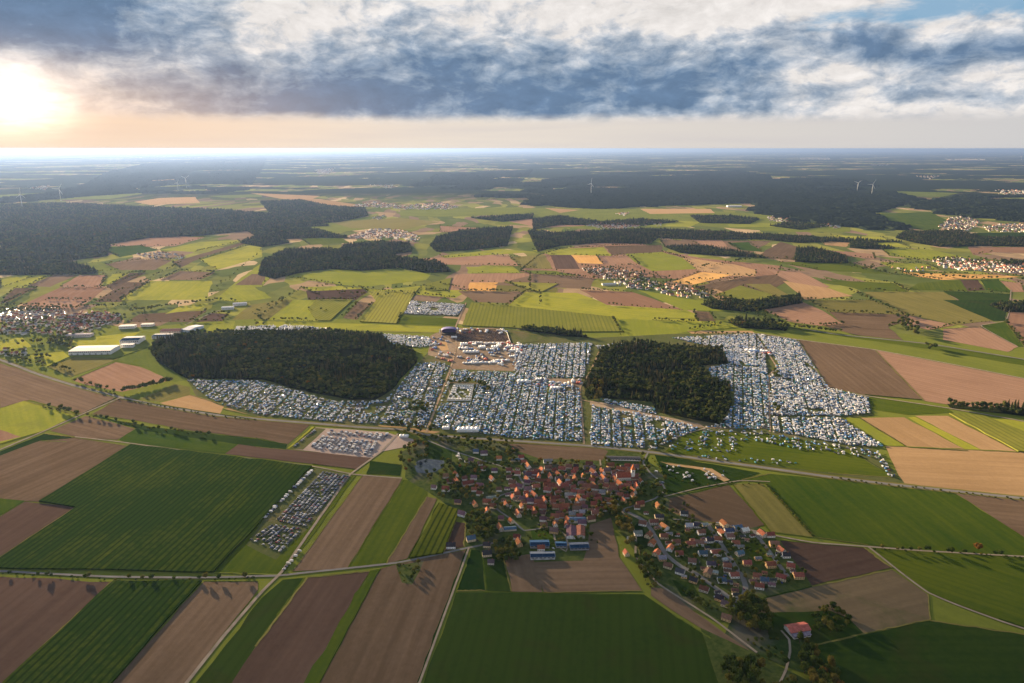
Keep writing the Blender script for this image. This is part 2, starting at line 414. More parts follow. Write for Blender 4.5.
# --- far and middle left
f('lime', '0,280 32,274.5 52,275 25,287.5 0,287')
f('soil', '27,286 54,275 77,275 50,287')
f('soilp', '59,287 80,275 107,275 100,287.5')
f('lime', '100,286 112,274 145,272.5 106,286')
f('soil', '107,286 130,273 146,272.5 112,290')
f('soilp', '20,306 60,287.5 107,287.5 82,306')
f('soil', '0,303 15,288 37,288 5,303')
f('soil', '95,302 125,282 150,282.5 120,302')
f('lime', '120,300 150,281 212,281 207,300', '120,300 150,281')
f('soil', '160,280 180,271 215,272.5 200,280')
f('soil', '105,264 155,259 172,260 155,270 118,270')
f('soilp', '107,245 160,236 205,237.5 175,246 125,247.5')
f('crop', '100,248 140,245 160,250 120,257')
f('lime', '160,250 200,242 238,240 240,242 195,252')
f('soil', '172,262 240,243 245,244 200,258 180,268')
f('lime', '200,260 250,245 262,247 262,257 217,270')
f('lime', '228,288 262,262 285,262 262,287')
f('lime', '215,300 230,287 256,285 272,298 240,302')
f('soil', '235,285 252,274 266,274 262,285')
f('grassd', '256,262 272,258 290,262 270,276 256,275')
f('grass', '60,268 100,262 120,270 60,275')
f('soilp', '24,308 45,300 92,300 75,309')
f('soil', '127,322 140,314 207,310.5 190,322', '127,322 207,310')
f('soild', '195,322 212,313 229,314 222,321')
f('lime', '197,337 215,322 235,321 232,336')
f('olive', '232,320 250,305 284,300 258,319')
f('lime', '60,341 120,334 140,332 120,345 70,347')
f('lime', '0,342 22,337 32,347 0,350')
f('lime', '27,355 62,351 70,357 47,367')
f('lime', '165,314 180,306 210,303 200,309')
f('olive', '47,367 75,357 118,359 70,377')
f('soilp', '72,380 115,362 140,367 172,380 122,392 87,385')
f('grass', '112,360 155,345 172,360 187,380 175,382 140,366')
f('olive', '140,399 175,384 190,387 190,395 160,402')
f('straw', '160,403 190,395 225,405 220,414 175,408')
f('straw', '222,409 240,407 262,412 262,418')
# --- middle centre, x 256..512
f('lime', '286,277 356,267 431,272 426,280 366,287 341,285', '286,277 426,280')
f('lime', '300,287 341,286 380,290 440,284 470,290 455,298 380,291 320,295')
f('soild', '306,291 363,289 368,292 356,300 308,300')
f('lime', '268,320 293,300 316,300 308,309 328,311 318,321', '268,320 293,300')
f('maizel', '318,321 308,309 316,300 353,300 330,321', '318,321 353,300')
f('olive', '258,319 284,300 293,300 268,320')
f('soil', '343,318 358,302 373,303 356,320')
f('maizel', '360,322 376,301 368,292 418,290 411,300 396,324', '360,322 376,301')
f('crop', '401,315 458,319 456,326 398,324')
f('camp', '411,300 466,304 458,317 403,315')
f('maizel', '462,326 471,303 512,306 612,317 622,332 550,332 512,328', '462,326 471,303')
f('lime', '256,321 400,325 455,327 440,333 360,331 256,326')
f('soilp', '411,259 491,255 520,257.5 520,266 466,265 431,264')
f('lime', '440,256 500,249 512,252 490,255 445,258')
f('soilp', '456,274 530,273 530,291 448,290')
f('ochre', '470,282.5 498,282.5 496,291 467,291')
f('olive', '498,282.5 558,283 558,292 496,291')
f('soil', '458,291 540,292 540,304 475,302')
f('maizel', '424,285 452,278 448,291 425,290', '424,285 452,278')
f('lime', '466,267 512,266 520,273 470,273')
# --- middle, x 512..768
f('soilp', '520,272 538,256 560,250 600,242 640,243 668,252 700,258 740,262 782,266 776,276 740,279 690,280 640,277 580,279')
f('lime', '532,250 604,247 612,256 550,255', '532,250 604,247')
f('soil', '604,246 662,245 664,254 612,255')
f('olive', '512,257 545,255 553,269 512,268')
f('soild', '550,255 572,255 580,269 556,269')
f('ochre', '571,255 596,255.5 603,264 578,263')
f('soilp', '598,256 632,257 640,265 610,267')
f('lime', '625,254 662,252 687,259 700,269 652,271 640,265', '625,254 700,269')
f('straw', '682,257 737,265 768,270 768,276 732,276 697,270')
f('soil', '512,274 565,275 595,279 590,289 512,285')
f('grass', '512,270 556,271 580,276 512,274')
f('maizel', '512,282 558,284 542,292 512,291', '512,282 558,284')
f('lime', '512,292 577,293 612,306 640,306 600,300 684,309 720,325 690,330 622,335 612,317 512,306', '512,306 612,317')
f('soilp', '580,290 632,292 684,310 607,305')
f('lime', '637,290 712,302 752,312 684,310')
f('ochre', '672,282 702,272 733,275 692,285')
f('soil', '692,287 740,278 768,277 800,272 768,290 720,295')
f('maizel', '716,295 740,286 775,296 760,304', '716,295 760,304')
f('straw', '705,291 716,289 740,301 722,302')
f('soil', '660,240 768,241 768,256 715,250 665,247')
f('soilp', '690,240 722,240 728,247 700,246')
f('crop', '728,243 748,242 768,252 740,250')
f('lime', '620,319 652,320 692,322 747,327 687,332 642,340 622,337')
f('ochre', '638,342 667,335 671,344 652,345')
f('ochre', '595,341 634,341 625,345 598,345')
f('straw', '687,331 752,331 757,335 692,334')
f('soil', '694,311 709,312 716,321 697,321')
f('soil', '500,330 512,332 552,337 545,341 505,345')
# --- middle right
f('soil', '768,242 799,247 794,260 768,257')
f('crop', '768,262 850,262 893,275 818,270')
f('straw', '815,238 850,243 846,247 825,245')
f('lime', '830,235 880,237 912,248 860,244')
f('soilp', '825,250 873,254 875,259 843,256')
f('lime', '880,248 930,250 970,258 940,262 890,256')
f('lime', '880,262 925,264 940,270 895,270')
f('ochre', '900,272 930,273.5 998,275 1023,277 943,280 918,277')
f('soilp', '968,247 1090,247 1090,256 993,252 973,255')
f('grassd', '972,233 1090,232 1090,240 980,240')
f('soilp', '768,269 800,272 830,287 805,290 768,282')
f('straw', '768,281 828,288 853,296 805,300')
f('crop', '818,280 893,283 908,292 863,290')
f('olive', '745,284 770,284 790,296 768,305')
f('soild', '960,280 978,280 985,290 968,291')
f('crop', '918,283 960,280 968,291 908,290')
f('crop', '980,279.5 998,279 1012,293 986,290')
f('grassd', '943,291 1010,294 1008,310 978,310')
f('soilp', '1000,281 1024,283 1024,292 1012,292')
f('olive', '808,300 873,300 908,315 828,312')
f('olive', '863,292 943,292 993,321 955,325 908,315', '863,292 955,325')
f('grassd', '943,300 1010,300 1005,321 993,321')
f('soilp', '768,310 800,301 823,311 843,324 820,326 790,322')
f('soil', '829,312 908,315 903,322 888,327 903,340 855,335 823,326 843,324')
f('soilp', '908,316 955,325 928,330 905,325')
f('soilp', '943,329 980,327 1018,347 1008,352 943,340')
f('soilp', '1009,312 1060,314 1060,352 1024,344 1006,322')
f('crop', '980,326 1005,322 1024,347 1018,347')
f('crop', '768,324 803,331 928,349 1060,372 1060,366 928,345 840,335')
f('soil', '798,340 875,350 923,400 865,395 828,387.5', '798,340 865,395')
f('soilp', '875,350 1060,386 1060,412 980,410 950,405 924,401')
f('crop', '868,396 945,407.5 953,412.5 908,415 873,410')
f('lime', '840,416 860,419 905,446 885,446')
f('straw', '860,418 904,417.5 968,451 908,447.5', '904,417 968,451')
f('lime', '908,417.5 915,417 983,451 968,451')
f('straw', '915,416 948,416 1018,452.5 983,451', '915,416 983,451')
f('maizel', '949,414 983,416 1060,447 1060,456 1018,452', '949,414 1018,452')
f('lime', '983,416 1060,426 1060,446')
f('straw', '885,446 1017,452 1060,456 1060,501 903,484', '885,446 1017,452')
# --- festival grounds
f('camp', '187,380 256,380 300,388 400,385 440,338 512,330 594,338 672,334 755,333 798,340 828,388 868,396 874,416 845,418 905,484 828,474 768,466 647,450 512,439 426,432 330,424 256,416 225,407 196,396')
f('dirt', '430,336 446,328 500,328 508,345 522,347 522,368 512,370 462,366 428,355')
f('straw', '431,345 446,341 449,350 433,352')
f('soil', '447,333 470,329 503,330 512,342 478,342 452,342')
f('dirt', '452,364 512,366 530,368 530,372 452,369')
f('dirt', '530,378 582,379 582,388 531,386')
f('lime', '545,387 553,387 554,393 544,392')
f('crop', '690,430 770,434 850,450 895,478 828,473 768,465 665,452')
f('dirt', '590,401 605,403 655,415 700,424 706,428 690,427 650,418 590,405')
f('straw', '375,425 402,427 440,432 425,436 400,431')
f('gravel', '316,427.5 384,432 416,440 406,447 381,452 371,459 291,449')
f('camp', '316,428 326,429 303,450 291,449')
f('lime', '311,427 315,427 290,448.5 286,449')
# --- left, below the road
f('soil', '-5,362 87,389 117,397.5 82,414 30,400 0,408', '0,363 87,389')
f('soil', '-60,360 0,363 0,408 -60,420')
f('lime', '-60,420 0,408.8 23.8,401 75,415 45,431 -60,462')
f('soilp', '-60,425 0,430 21,437 -60,455')
f('grassd', '-60,465 0,452 45,434 75,437.5 67,442 40,441 0,456 -60,475')
f('soil', '50,431 86,416 135,429 117,440 80,437.5', '86,416 135,429')
f('crop', '119,440 136,429 240,442.5 225,454 125,442.5')
f('soild', '225,454 241,443 256,446.5 372,458 358,470 312,464 256,458', '225,454 358,470')
f('grassd', '86,414 150,427 256,439 287,445 286,450 256,447 150,432')
f('soil', '92,414 120,399 256,420 310,425 287,445 256,438 200,432 125,419', '120,399 256,420')
f('soil', '-60,470 0,456 40,441 75,438 127,446 39,502 0,500 -60,498', '0,456 40,441')
f('crop', '-60,498 0,498.6 25,501 0,516 -60,545')
f('soild', '-60,548 0,517 25,502 76,507 0,557 0,567 -60,566', '76,507 0,557')
f('maize', '131,445 312,467 258,525 213,573 0,569 0,559 76,508 39,502', '39,502 131,445')
f('crop', '314,467 356,476 282,575 213,573 258,525')
f('camp', '314,468 352,475 309,528 276,560 246,545 262,522')
f('soild', '-60,577 0,577 112,582 4,683 -10,700 -60,700', '112,582 4,683')
f('maize', '114,582 202,582 113,683 98,700 -10,700 4,683', '202,582 113,683')
f('soil', '204,582 258,582 258,590 185,683 172,700 98,700 113,683', '258,590 185,683')
f('grassd', '283,580 305,578 256,646 228,690 190,690 196,683 262,598')
f('soild', '307,578 370,571.5 304,683 296,700 220,700 232,683 256,647', '370,571.5 304,683')
f('crop', '370,571 380,569 320,683 314,694 298,694 304,683')
f('soil', '380,569 467,550 418,683 412,700 310,700 320,683', '380,569 320,683')
f('garden', '396,566 424,561 412,585 402,583')
f('soil', '363,475.5 402,479 348,568 293,571.5', '402,479 348,568')
f('crop', '403.5,480 425,482 427,495 386,564.5 348,568', '403,480 348,568')
f('soil', '427,497 437,499 407,559 386,564', '437,499 407,559')
f('maize', '439,504 459,511 448,540 443,554 409,559', '439,504 409,559')
f('soild', '455,522 466,523.5 464,547 444,552')
f('grassd', '370,461 402,465 400,476 366,474')
# --- village ground
f('garden', '402,452 430,436 512,444 600,447 640,454 668,480 690,492 760,528 812,566 812,588 760,604 756,622 715,622 655,590 640,558 630,545 612,520 590,525 588,546 583,562 533,563 500,562 466,550 466,522 440,500 405,478')
f('grassd', '428,441 452,452 452,461 424,458')
f('grassd', '452,464 490,470 488,480 462,478')
f('crop', '530,528 552,530 556,548 534,546')
f('grassd', '640,520 650,545 640,555 632,530')
f('crop', '742,545 758,543 777,563 758,566')
f('grassd', '672,580 692,583 700,597 682,597')
f('soil', '508,444 522,444 604,449 608,452 602,461 540,459 520,452', '512,441 604,449')
f('soil', '670,498.7 729,485.5 766,525 747,529 690,520 668,511', '670,498 766,525')
f('grassd', '654,454 760,473 735,483 668,497 662,470')
f('straw', '660,462 690,466 712,469 730,480 724,482 700,470 672,466')
f('olive', '732,484 762,484 814,538 770,532', '762,484 814,538')
f('crop', '742,480 770,474 953,493 1060,560 1060,562 868,545 818,538 765,484', '765,484 818,538')
f('soil', '956,494 1060,503 1060,560', '956,494 1060,503')
f('soild', '780,541 864,548 891,568 812,586')
f('mixed', '812,587 892,570 928,595 930,620 864,634 848,618 828,611 760,616 750,602')
f('crop', '872,549 1060,561 1060,640 999,619 930,593', '930,593 1024,625')
f('grassd', '864,635 930,621 1060,640 1060,700 850,700 814,653 814,646')
f('grassd', '757,614 828,611 850,620 864,634 814,646 770,640')
# --- bottom centre
f('grassd', '471,550 480,551 485,591 457,591')
f('grassd', '482,551 503,556 511,592 487,591')
f('soil', '505,556 531,554 542,592.5 512,592')
f('soil', '533,562.7 583,561 588,546.7 590,525 611,518 618.7,557 642,591 544,593', '544,593 642,591')
f('grassd', '456,593 512,593 643.6,594.7 672,614 711,639 725,667.6 728,700 418,700 424,683', '456,593 424,683')
f('soil', '651,587.6 665,589 725,634 748.5,650 748.5,662 729,662 720,653 700,628 672,610.7 651,596', '665,589 748,650')
f('garden', '700,628 757,655 845,700 725,700')
f('garden', '735,612 762,616 770,640 800,640 830,683 757,655 725,634')
# --- far pale glades and woods edges (beyond four kilometres)
f('grass', '60,196 140,189 142,194 110,199 40,200')
f('lime', '88,212 115,210 118,214 92,215')
f('straw', '134,202 160,198 195,197 200,203 150,205')
f('grass', '207,196 262,194 262,197 225,198')
f('straw', '250,193 320,196 310,200 256,199')
f('straw', '288,199 320,199 360,205 345,208 300,203')
f('straw', '145,179 200,179 190,182 150,182')
f('grass', '0,195 60,192 60,197 0,200')
f('straw', '90,187 140,186 135,191 100,191')
f('grass', '290,224 350,222 380,228 330,233 280,230')
f('soilp', '440,226 480,228 470,233 440,232')
f('grass', '512,208 600,209 690,210 768,214 850,218 850,232 780,232 700,226 600,230 512,224')
f('straw', '545,208 580,210 560,213')
f('soilp', '512,219 560,218 585,226 540,228')
f('straw', '640,209 710,209 715,213 650,214')
f('grass', '600,197 670,197 690,201 640,203')
f('lime', '665,220 700,222 690,227 640,226')
f('lime', '724,222 768,224 768,227 730,227')
f('crop', '870,214 930,212 950,222 935,232 895,226')
f('straw', '830,217 860,214 885,220 870,224')
f('grass', '886,191 960,193 940,197 890,196')
f('olive', '330,222 400,218 440,222 400,230 350,228')
f('crop', '300,238 340,237 350,243 310,245')
f('lime', '340,248 380,246 384,251 345,252')
f('grass', '400,210 512,207 512,214 440,217 400,216')

for i, (kind, pts, d) in enumerate(FIELDS):
    ang = None
    wp = [G(*p) for p in pts]
    if d:
        a, b = G(*d[0]), G(*d[1]); ang = math.atan2(b[1] - a[1], b[0] - a[0])
    near = min(p[1] for p in pts)
    hgt = 2.3 if kind in ('maize', 'maizel') else 0.0
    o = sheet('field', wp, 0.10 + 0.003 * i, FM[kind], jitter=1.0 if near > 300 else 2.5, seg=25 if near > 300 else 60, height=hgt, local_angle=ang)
    cx = sum(p[0] for p in pts) / len(pts); cy = sum(p[1] for p in pts) / len(pts)
    later(o, FIELD_WORDS[kind][0], cx, cy, 'field', None, 'structure')

# ---------------------------------------------------------------- water, roads, tracks
m_asph = plain('asphalt', (0.19, 0.185, 0.175), 0.85, 0.0, 0, 0.15, 0.05)
m_track = plain('gravel_track', (0.27, 0.23, 0.18), 0.95, 0.0, 0, 0.2, 0.08)
m_dirtt = plain('dirt_track', (0.30, 0.225, 0.15), 0.95, 0.0, 0, 0.25, 0.08)
m_verge = FM['grass']
def smooth_line(pts, step=12.0):
    P_ = [np.array(p, float) for p in pts]; out = []
    for i in range(len(P_) - 1):
        p0 = P_[max(i - 1, 0)]; p1 = P_[i]; p2 = P_[i + 1]; p3 = P_[min(i + 2, len(P_) - 1)]
        k = max(2, int(np.linalg.norm(p2 - p1) / step))
        for j in range(k):
            t = j / k
            lin = p1 + (p2 - p1) * t
            cr = 0.5 * (2 * p1 + (p2 - p0) * t + (2 * p0 - 5 * p1 + 4 * p2 - p3) * t * t + (3 * p1 - p0 - 3 * p2 + p3) * t ** 3)
            out.append(lin * 0.55 + cr * 0.45)
    out.append(P_[-1]); return out
ROADPTS = []
def near_road(x, y, r):
    return any((x - q[0]) ** 2 + (y - q[1]) ** 2 < r * r for q in ROADPTS)
def ribbon(name, s, width, z, mat, label, cat='road', crown=True):
    pts = smooth_line([G(*p) for p in P(s)])
    vs, fs = [], []
    n = len(pts)
    for i in range(n):
        d = pts[min(i + 1, n - 1)] - pts[max(i - 1, 0)]; d = d / (np.linalg.norm(d) + 1e-9)
        nn = np.array([-d[1], d[0]]) * width / 2
        for sgn in (-1, 1):
            q = pts[i] + nn * sgn * (1 + RNG.normal(0, 0.05)); vs.append((q[0], q[1], 0))
        if i: fs.append((2 * i - 2, 2 * i - 1, 2 * i + 1, 2 * i)[::-1] if False else (2 * i - 2, 2 * i - 1, 2 * i + 1, 2 * i))
    me = mesh_from(name, vs, fs, [mat]); me.flip_normals() if me.polygons[0].normal.z < 0 else None
    o = link(name, me, loc=(0, 0, z))
    tag(o, label, cat, kind='structure')
    if name in ('road', 'farm_track'): ROADPTS.extend(q for q in pts if 600 < q[1] < 1400 and -250 < q[0] < 420)
    return pts
MAIN = '-60,346 0,360 37,374 75,386 120,397.5 160,406 215,415 256,419 331,425 361,427.5 406,430 426,435 512,441 587,446 647,452 768,468.5 828.5,477 903,486 1024,498.7 1090,506'
ribbon('verge', MAIN, 17, 0.76, FM['olive'], 'grassy verge along the main country road', 'verge')
ribbon('road', MAIN, 8.0, 0.80, m_asph, 'main country road running across the whole valley')
Z = [0.81]
def path(s, w, mat, label, name='farm_track'):
    Z[0] += 0.005; ribbon(name, s, w * 0.66, Z[0], mat, label, 'track' if mat is not m_asph else 'road')
path('0,450 45,431 81,415 120,398', 7, m_track, 'pale side road joining the main road at the pointed junction', 'road')
path('75,437 119,442 200,453 312,466.5 353,474.5 402,478.5', 5, m_track, 'pale track above the big striped maize field')
path('-60,569 0,571.5 107,577 199,578 277,576 306,573 398,563 469,548 495,543', 6.5, m_asph, 'narrow lane crossing the lower fields to the village', 'road')
path('398,434 381,452 350,475 330,503 300,546 282,572 262,592 225,635 187,683 176,700', 6.5, m_track, 'pale lane descending past the grass car park')
path('469,548 419.6,683 414,700', 4, m_track, 'thin track beside the lower green field')
path('426,433 450,370 456,348 456,326 466,303', 7, m_dirtt, 'straight dirt track through the camp to the stage')
path('584,444 581,400 580,388 590,372 600,350', 6, m_dirtt, 'dirt track left of the right wood')
path('581,400 605,405 655,416 706,428 768,428', 6, m_dirtt, 'dirt track below the right wood')
path('648,450 675,438 706,428', 5, m_track, 'slanting track from the junction up to the wood corner')
path('770,432 769,400 769,376 776,366 755,335', 6, m_dirtt, 'pale straight track inside the right camp')
path('769,400 820,402 870,404', 4, m_dirtt, 'cross track inside the right camp')
path('428,441 453,451 480,460 512,470 520,478 524,488 500,496 492,505', 5, m_asph, 'village street from the pond to the old houses', 'road')
path('492,505 500,512 512,520 524,531 545,528', 5, m_asph, 'curving village street by the blue halls', 'road')
path('600,460 602,475 608,492 616,502 622,512 632,525 636,540 636,557 658,584 711,618 757,653', 4.5, m_track, 'path curving round the fields below the estate')
path('648,453 643,463 650,473 662,484 665,491 655,499 640,504 622,510', 5, m_asph, 'winding lane from the junction into the village', 'road')
path('622,510 645,521.6 656.5,539 666,555 681,567 695,573.5 711,585 732,600 737,602 744,596 745.6,586.5 742,577 732,562 721,544 707,524', 10.5, m_asph, 'looping estate street', 'road')
path('673,519.6 689,521 707,524 730,526.5 754,531 770,535 814,543 868,547 920,551 1024,557 1090,561', 5, m_track, 'track along the top of the estate and past the lane fork')
path('754,531 758,537.5 768,550 778,564 788,577', 9, m_asph, 'short street on the right edge of the estate', 'road')
path('706.5,550.5 723,549.5', 7, m_asph, 'tiny cross street in the estate', 'road')
path('868,547 928,593 999,621 1090,650', 4.5, m_track, 'track slanting down right from the lane fork')
path('664,497 700,488 740,481 770,482', 4, m_track, 'track above the triangular brown field')
path('781,631 789,640 790,652 786,670 780,683', 4, m_track, 'drive leading down from the lone farm')
path('803,329 840,335 928,344 1024,359.5 1090,369', 12, m_asph, 'upper country road on the right', 'road')
path('700,331 760,334 800,340 875,350 960,366 1060,386', 9, m_track, 'field track above the pink slope')
path('798,341 828,388 866,396 952,409 1060,428', 7, m_track, 'track along the lower edge of the pink slope')
path('1011,290 1009,312 1005,321 981,326 1018,347', 5, m_track, 'bright winding lane at the far right')
path('540,530 547,527 553,529 556,545 566,552 568,545 565,535 556,528', 4, m_track, 'farm drive looping round the green pasture')
path('185,325 215,312 250,303', 6, m_track, 'pale lane climbing behind the left town')
path('449,383 540,385 582,386', 4, m_dirtt, 'cross track through the central camp')
path('256,328 340,333 420,336', 5, m_track, 'track behind the left wood')
path('452,369 448,384 452,402', 3, m_track, 'short track beside the fenced tent square')

def margins():
    ms = [FM['olive'], FM['crop'], FM['grassd'], FM['grass'], FM['olive']]
    for kind, pts, d in FIELDS:
        cy = sum(p[1] for p in pts) / len(pts)
        if cy < 322 or kind in ('camp', 'garden', 'dirt', 'gravel'): continue
        for a, b in zip(pts, pts[1:] + pts[:1]):
            if max(abs(a[0] - b[0]), abs(a[1] - b[1])) < 22 or RNG.random() > .42: continue
            pa, pb = G(*a), G(*b)
            if pa[1] < 300 or pb[1] < 300: continue
            Z[0] += 0.002
            o = None
            n = 14; A, B = np.array(pa), np.array(pb); D = (B - A); L = np.linalg.norm(D); nr = np.array([-D[1], D[0]]) / L; w = RNG.uniform(.6, 1.5) * (1 if cy > 430 else 1.7)
            vs = []
            for i in range(n + 1):
                q = A + D * i / n + nr * RNG.normal(0, .5)
                for sg in (-1, 1): e = q + nr * sg * w * RNG.uniform(.6, 1.3); vs.append((e[0], e[1], 0))
            me = mesh_from('field_margin', vs, [(2 * i, 2 * i + 1, 2 * i + 3, 2 * i + 2) for i in range(n)], [ms[RNG.integers(5)]])
            if me.polygons[0].normal.z < 0: me.flip_normals()
            o = link('field_margin', me, loc=(0, 0, 0.70 + 0.0004 * len(PENDING)))
            later(o, 'thin weedy margin between fields', (a[0] + b[0]) / 2, (a[1] + b[1]) / 2, 'field margin', None, 'structure')
margins()
def pond():
    m, t, b = new_mat('pond_water', 0.06, 0.5)
    b.inputs['Base Color'].default_value = (0.03, 0.045, 0.055, 1)
    tc = t.node('ShaderNodeTexCoord').outputs['Object']
    bp = t.node('ShaderNodeBump'); t.inp(bp, 'Height', t.noise(tc, 0.8, 3)); bp.inputs['Strength'].default_value = 0.15
    t.l.new(bp.outputs[0], b.inputs['Normal'])
    o = sheet('water', [G(*p) for p in P('414,467 418,461 425,459 436,460 444,461 443,468 436,472 427,474 417,473')], 0.76, m, 1.5, 8)
    tag(o, 'small grey pond at the left end of the village', 'pond', kind='structure')
pond()

# ---------------------------------------------------------------- foliage
def foliage_mat(name, a, b_, c):
    m, t, b = new_mat(name, 0.9, 0.0)
    oi = t.node('ShaderNodeObjectInfo').outputs['Random']
    tc = t.node('ShaderNodeTexCoord').outputs['Object']
    n = t.noise(tc, 0.35, 4, 0.7)
    col = t.ramp(oi, [(0, a), (0.55, b_), (0.88, c), (1, c)])
    col = t.vm('SCALE', col, scale=t.rng(n, 0.3, 0.7, 0.55, 1.45))
    t.l.new(col, b.inputs['Base Color'])
    tr = t.node('ShaderNodeBsdfTranslucent'); t.l.new(t.vm('MULTIPLY', col, (1.5, 1.4, 0.7)), tr.inputs[0])
    mx = t.node('ShaderNodeMixShader'); mx.inputs[0].default_value = 0.22
    t.l.new(b.outputs[0], mx.inputs[1]); t.l.new(tr.outputs[0], mx.inputs[2])
    t.l.new(mx.outputs[0], m.node_tree.nodes['Material Output'].inputs[0])
    return m
m_leaf = foliage_mat('broadleaf_foliage', (0.038, 0.064, 0.016), (0.075, 0.098, 0.022), (0.135, 0.125, 0.030))
m_need = foliage_mat('needle_foliage', (0.020, 0.034, 0.016), (0.038, 0.052, 0.024), (0.095, 0.085, 0.045))
m_leafw = foliage_mat('woodland_foliage', (0.024, 0.044, 0.016), (0.052, 0.074, 0.024), (0.095, 0.105, 0.036))
m_turnlit = foliage_mat('turning_sunlit_foliage', (0.12, 0.11, 0.026), (0.15, 0.12, 0.030), (0.16, 0.085, 0.022))  # yellow leaves, also holding the sunlight of lit crowns as colour
m_bark = plain('bark', (0.09, 0.065, 0.045), 0.95, 0.1, 0, 0.3, 1.0)

def crown_mesh(kind, seed, n, mat):
    r = np.random.default_rng(seed); vs, fs = [], []
    def clump(c, nrm, s):
        nrm = nrm / (np.linalg.norm(nrm) + 1e-9)
        a = np.cross(nrm, r.normal(size=3)); a /= np.linalg.norm(a) + 1e-9; b = np.cross(nrm, a)
        k = len(vs); m = r.integers(4, 6)
        th = np.sort(r.uniform(0, 2 * math.pi, m))
        for t in th:
            q = c + (a * math.cos(t) + b * math.sin(t)) * s * r.uniform(0.6, 1.15) + nrm * r.normal(0, 0.18) * s
            vs.append(q)
        fs.append(tuple(range(k, k + m)))
    if kind == 'pine':      # spire 1 high... unit height about 18
        hgt = 18 + r.normal(0, 1.5)
        for i in range(n):
            t = r.uniform(0, 1) ** 0.8; z = 2.0 + t * (hgt - 2.0)
            rad = (1 - t) ** 0.85 * 3.1 * r.uniform(0.55, 1.1) + 0.12; th = r.uniform(0, 6.283)
            c = np.array([rad * math.cos(th), rad * math.sin(th), z])
            clump(c, np.array([math.cos(th), math.sin(th), 0.9]) + r.normal(0, 0.25, 3), 0.95 * (1.2 - t * 0.7))
        k = len(vs); m = 7
        for zz, rr in ((1.8, 2.2), (7, 1.7), (13, 0.8)):
            for j in range(m): vs.append(np.array([rr * math.cos(j * 6.283 / m), rr * math.sin(j * 6.283 / m), zz]))
        vs.append(np.array([0, 0, hgt - 0.6]))
        for L in range(2):
            for j in range(m): fs.append((k + L * m + j, k + L * m + (j + 1) % m, k + (L + 1) * m + (j + 1) % m, k + (L + 1) * m + j))
        for j in range(m): fs.append((k + 2 * m + j, k + 2 * m + (j + 1) % m, k + 3 * m))
    else:
        tall = {'round': 1.0, 'tall': 1.45, 'bush': 0.62, 'poplar': 2.6}[kind]
        R0 = {'round': 4.6, 'tall': 4.2, 'bush': 2.6, 'poplar': 2.0}[kind]
        base = {'round': 3.0, 'tall': 4.0, 'bush': 0.3, 'poplar': 2.0}[kind]
        cz = base + R0 * tall * 0.95
        lobes = [(np.array([0, 0, cz]), np.array([R0 * .72, R0 * .72, R0 * tall * .85]))]
        nl = {'round': 7, 'tall': 7, 'bush': 4, 'poplar': 5}[kind]
        for i in range(nl):
            th = i * 2.4 + r.uniform(-.4, .4); zz = r.uniform(-.55, .75)
            c = np.array([math.cos(th) * R0 * .50 * math.sqrt(1 - zz * zz * .8), math.sin(th) * R0 * .50 * math.sqrt(1 - zz * zz * .8), cz + zz * R0 * tall * .62])
            rr = R0 * r.uniform(.36, .56); lobes.append((c, np.array([rr, rr, rr * (0.9 + 0.35 * (tall > 1.2))])))
        w = np.array([l[1][0] ** 2 for l in lobes]); w /= w.sum()
        for i in range(n):
            c, rr = lobes[r.choice(len(lobes), p=w)]
            dv = r.normal(size=3); dv /= np.linalg.norm(dv)
            if dv[2] < -0.5: dv[2] *= -0.5
            q = c + dv * rr * r.uniform(0.82, 1.12)
            clump(q, dv + r.normal(0, 0.35, 3), R0 * 0.20 * r.uniform(0.7, 1.3))
        # lumpy inner mass that stops light as the twigs do
        for c, rr in lobes:
            k = len(vs); A, B = 6, 4
            for bi in range(1, B):
                ph = math.pi * bi / B
                for ai in range(A):
                    t = 2 * math.pi * ai / A + bi
                    vs.append(c + rr * 0.74 * np.array([math.sin(ph) * math.cos(t), math.sin(ph) * math.sin(t), math.cos(ph)]) * r.uniform(.85, 1.1))
            vs.append(c + rr * np.array([0, 0, .76])); vs.append(c - rr * np.array([0, 0, .76]))
            tp, bt = len(vs) - 2, len(vs) - 1
            for bi in range(B - 2):
                for ai in range(A): fs.append((k + bi * A + ai, k + (bi + 1) * A + ai, k + (bi + 1) * A + (ai + 1) % A, k + bi * A + (ai + 1) % A))
            for ai in range(A):
                fs.append((tp, k + ai, k + (ai + 1) % A)); fs.append((bt, k + (B - 2) * A + (ai + 1) % A, k + (B - 2) * A + ai))
    return mesh_from('crown', vs, fs, [mat])

def trunk_mesh(h, r0):
    b = MB(); b.cyl((0, 0, -0.3), (0.1, 0.05, h * 0.55), r0, r0 * .6, 7); b.cyl((0.1, 0.05, h * .55), (0, 0.1, h), r0 * .6, r0 * .25, 6)
    for k in range(4):
        a = k * 1.7; z = h * (0.45 + 0.1 * k)
        b.cyl((0.05, 0.05, z), (math.cos(a) * h * .22, math.sin(a) * h * .22, z + h * .22), r0 * .35, r0 * .1, 5)
    return b.mesh('trunk', [m_bark])

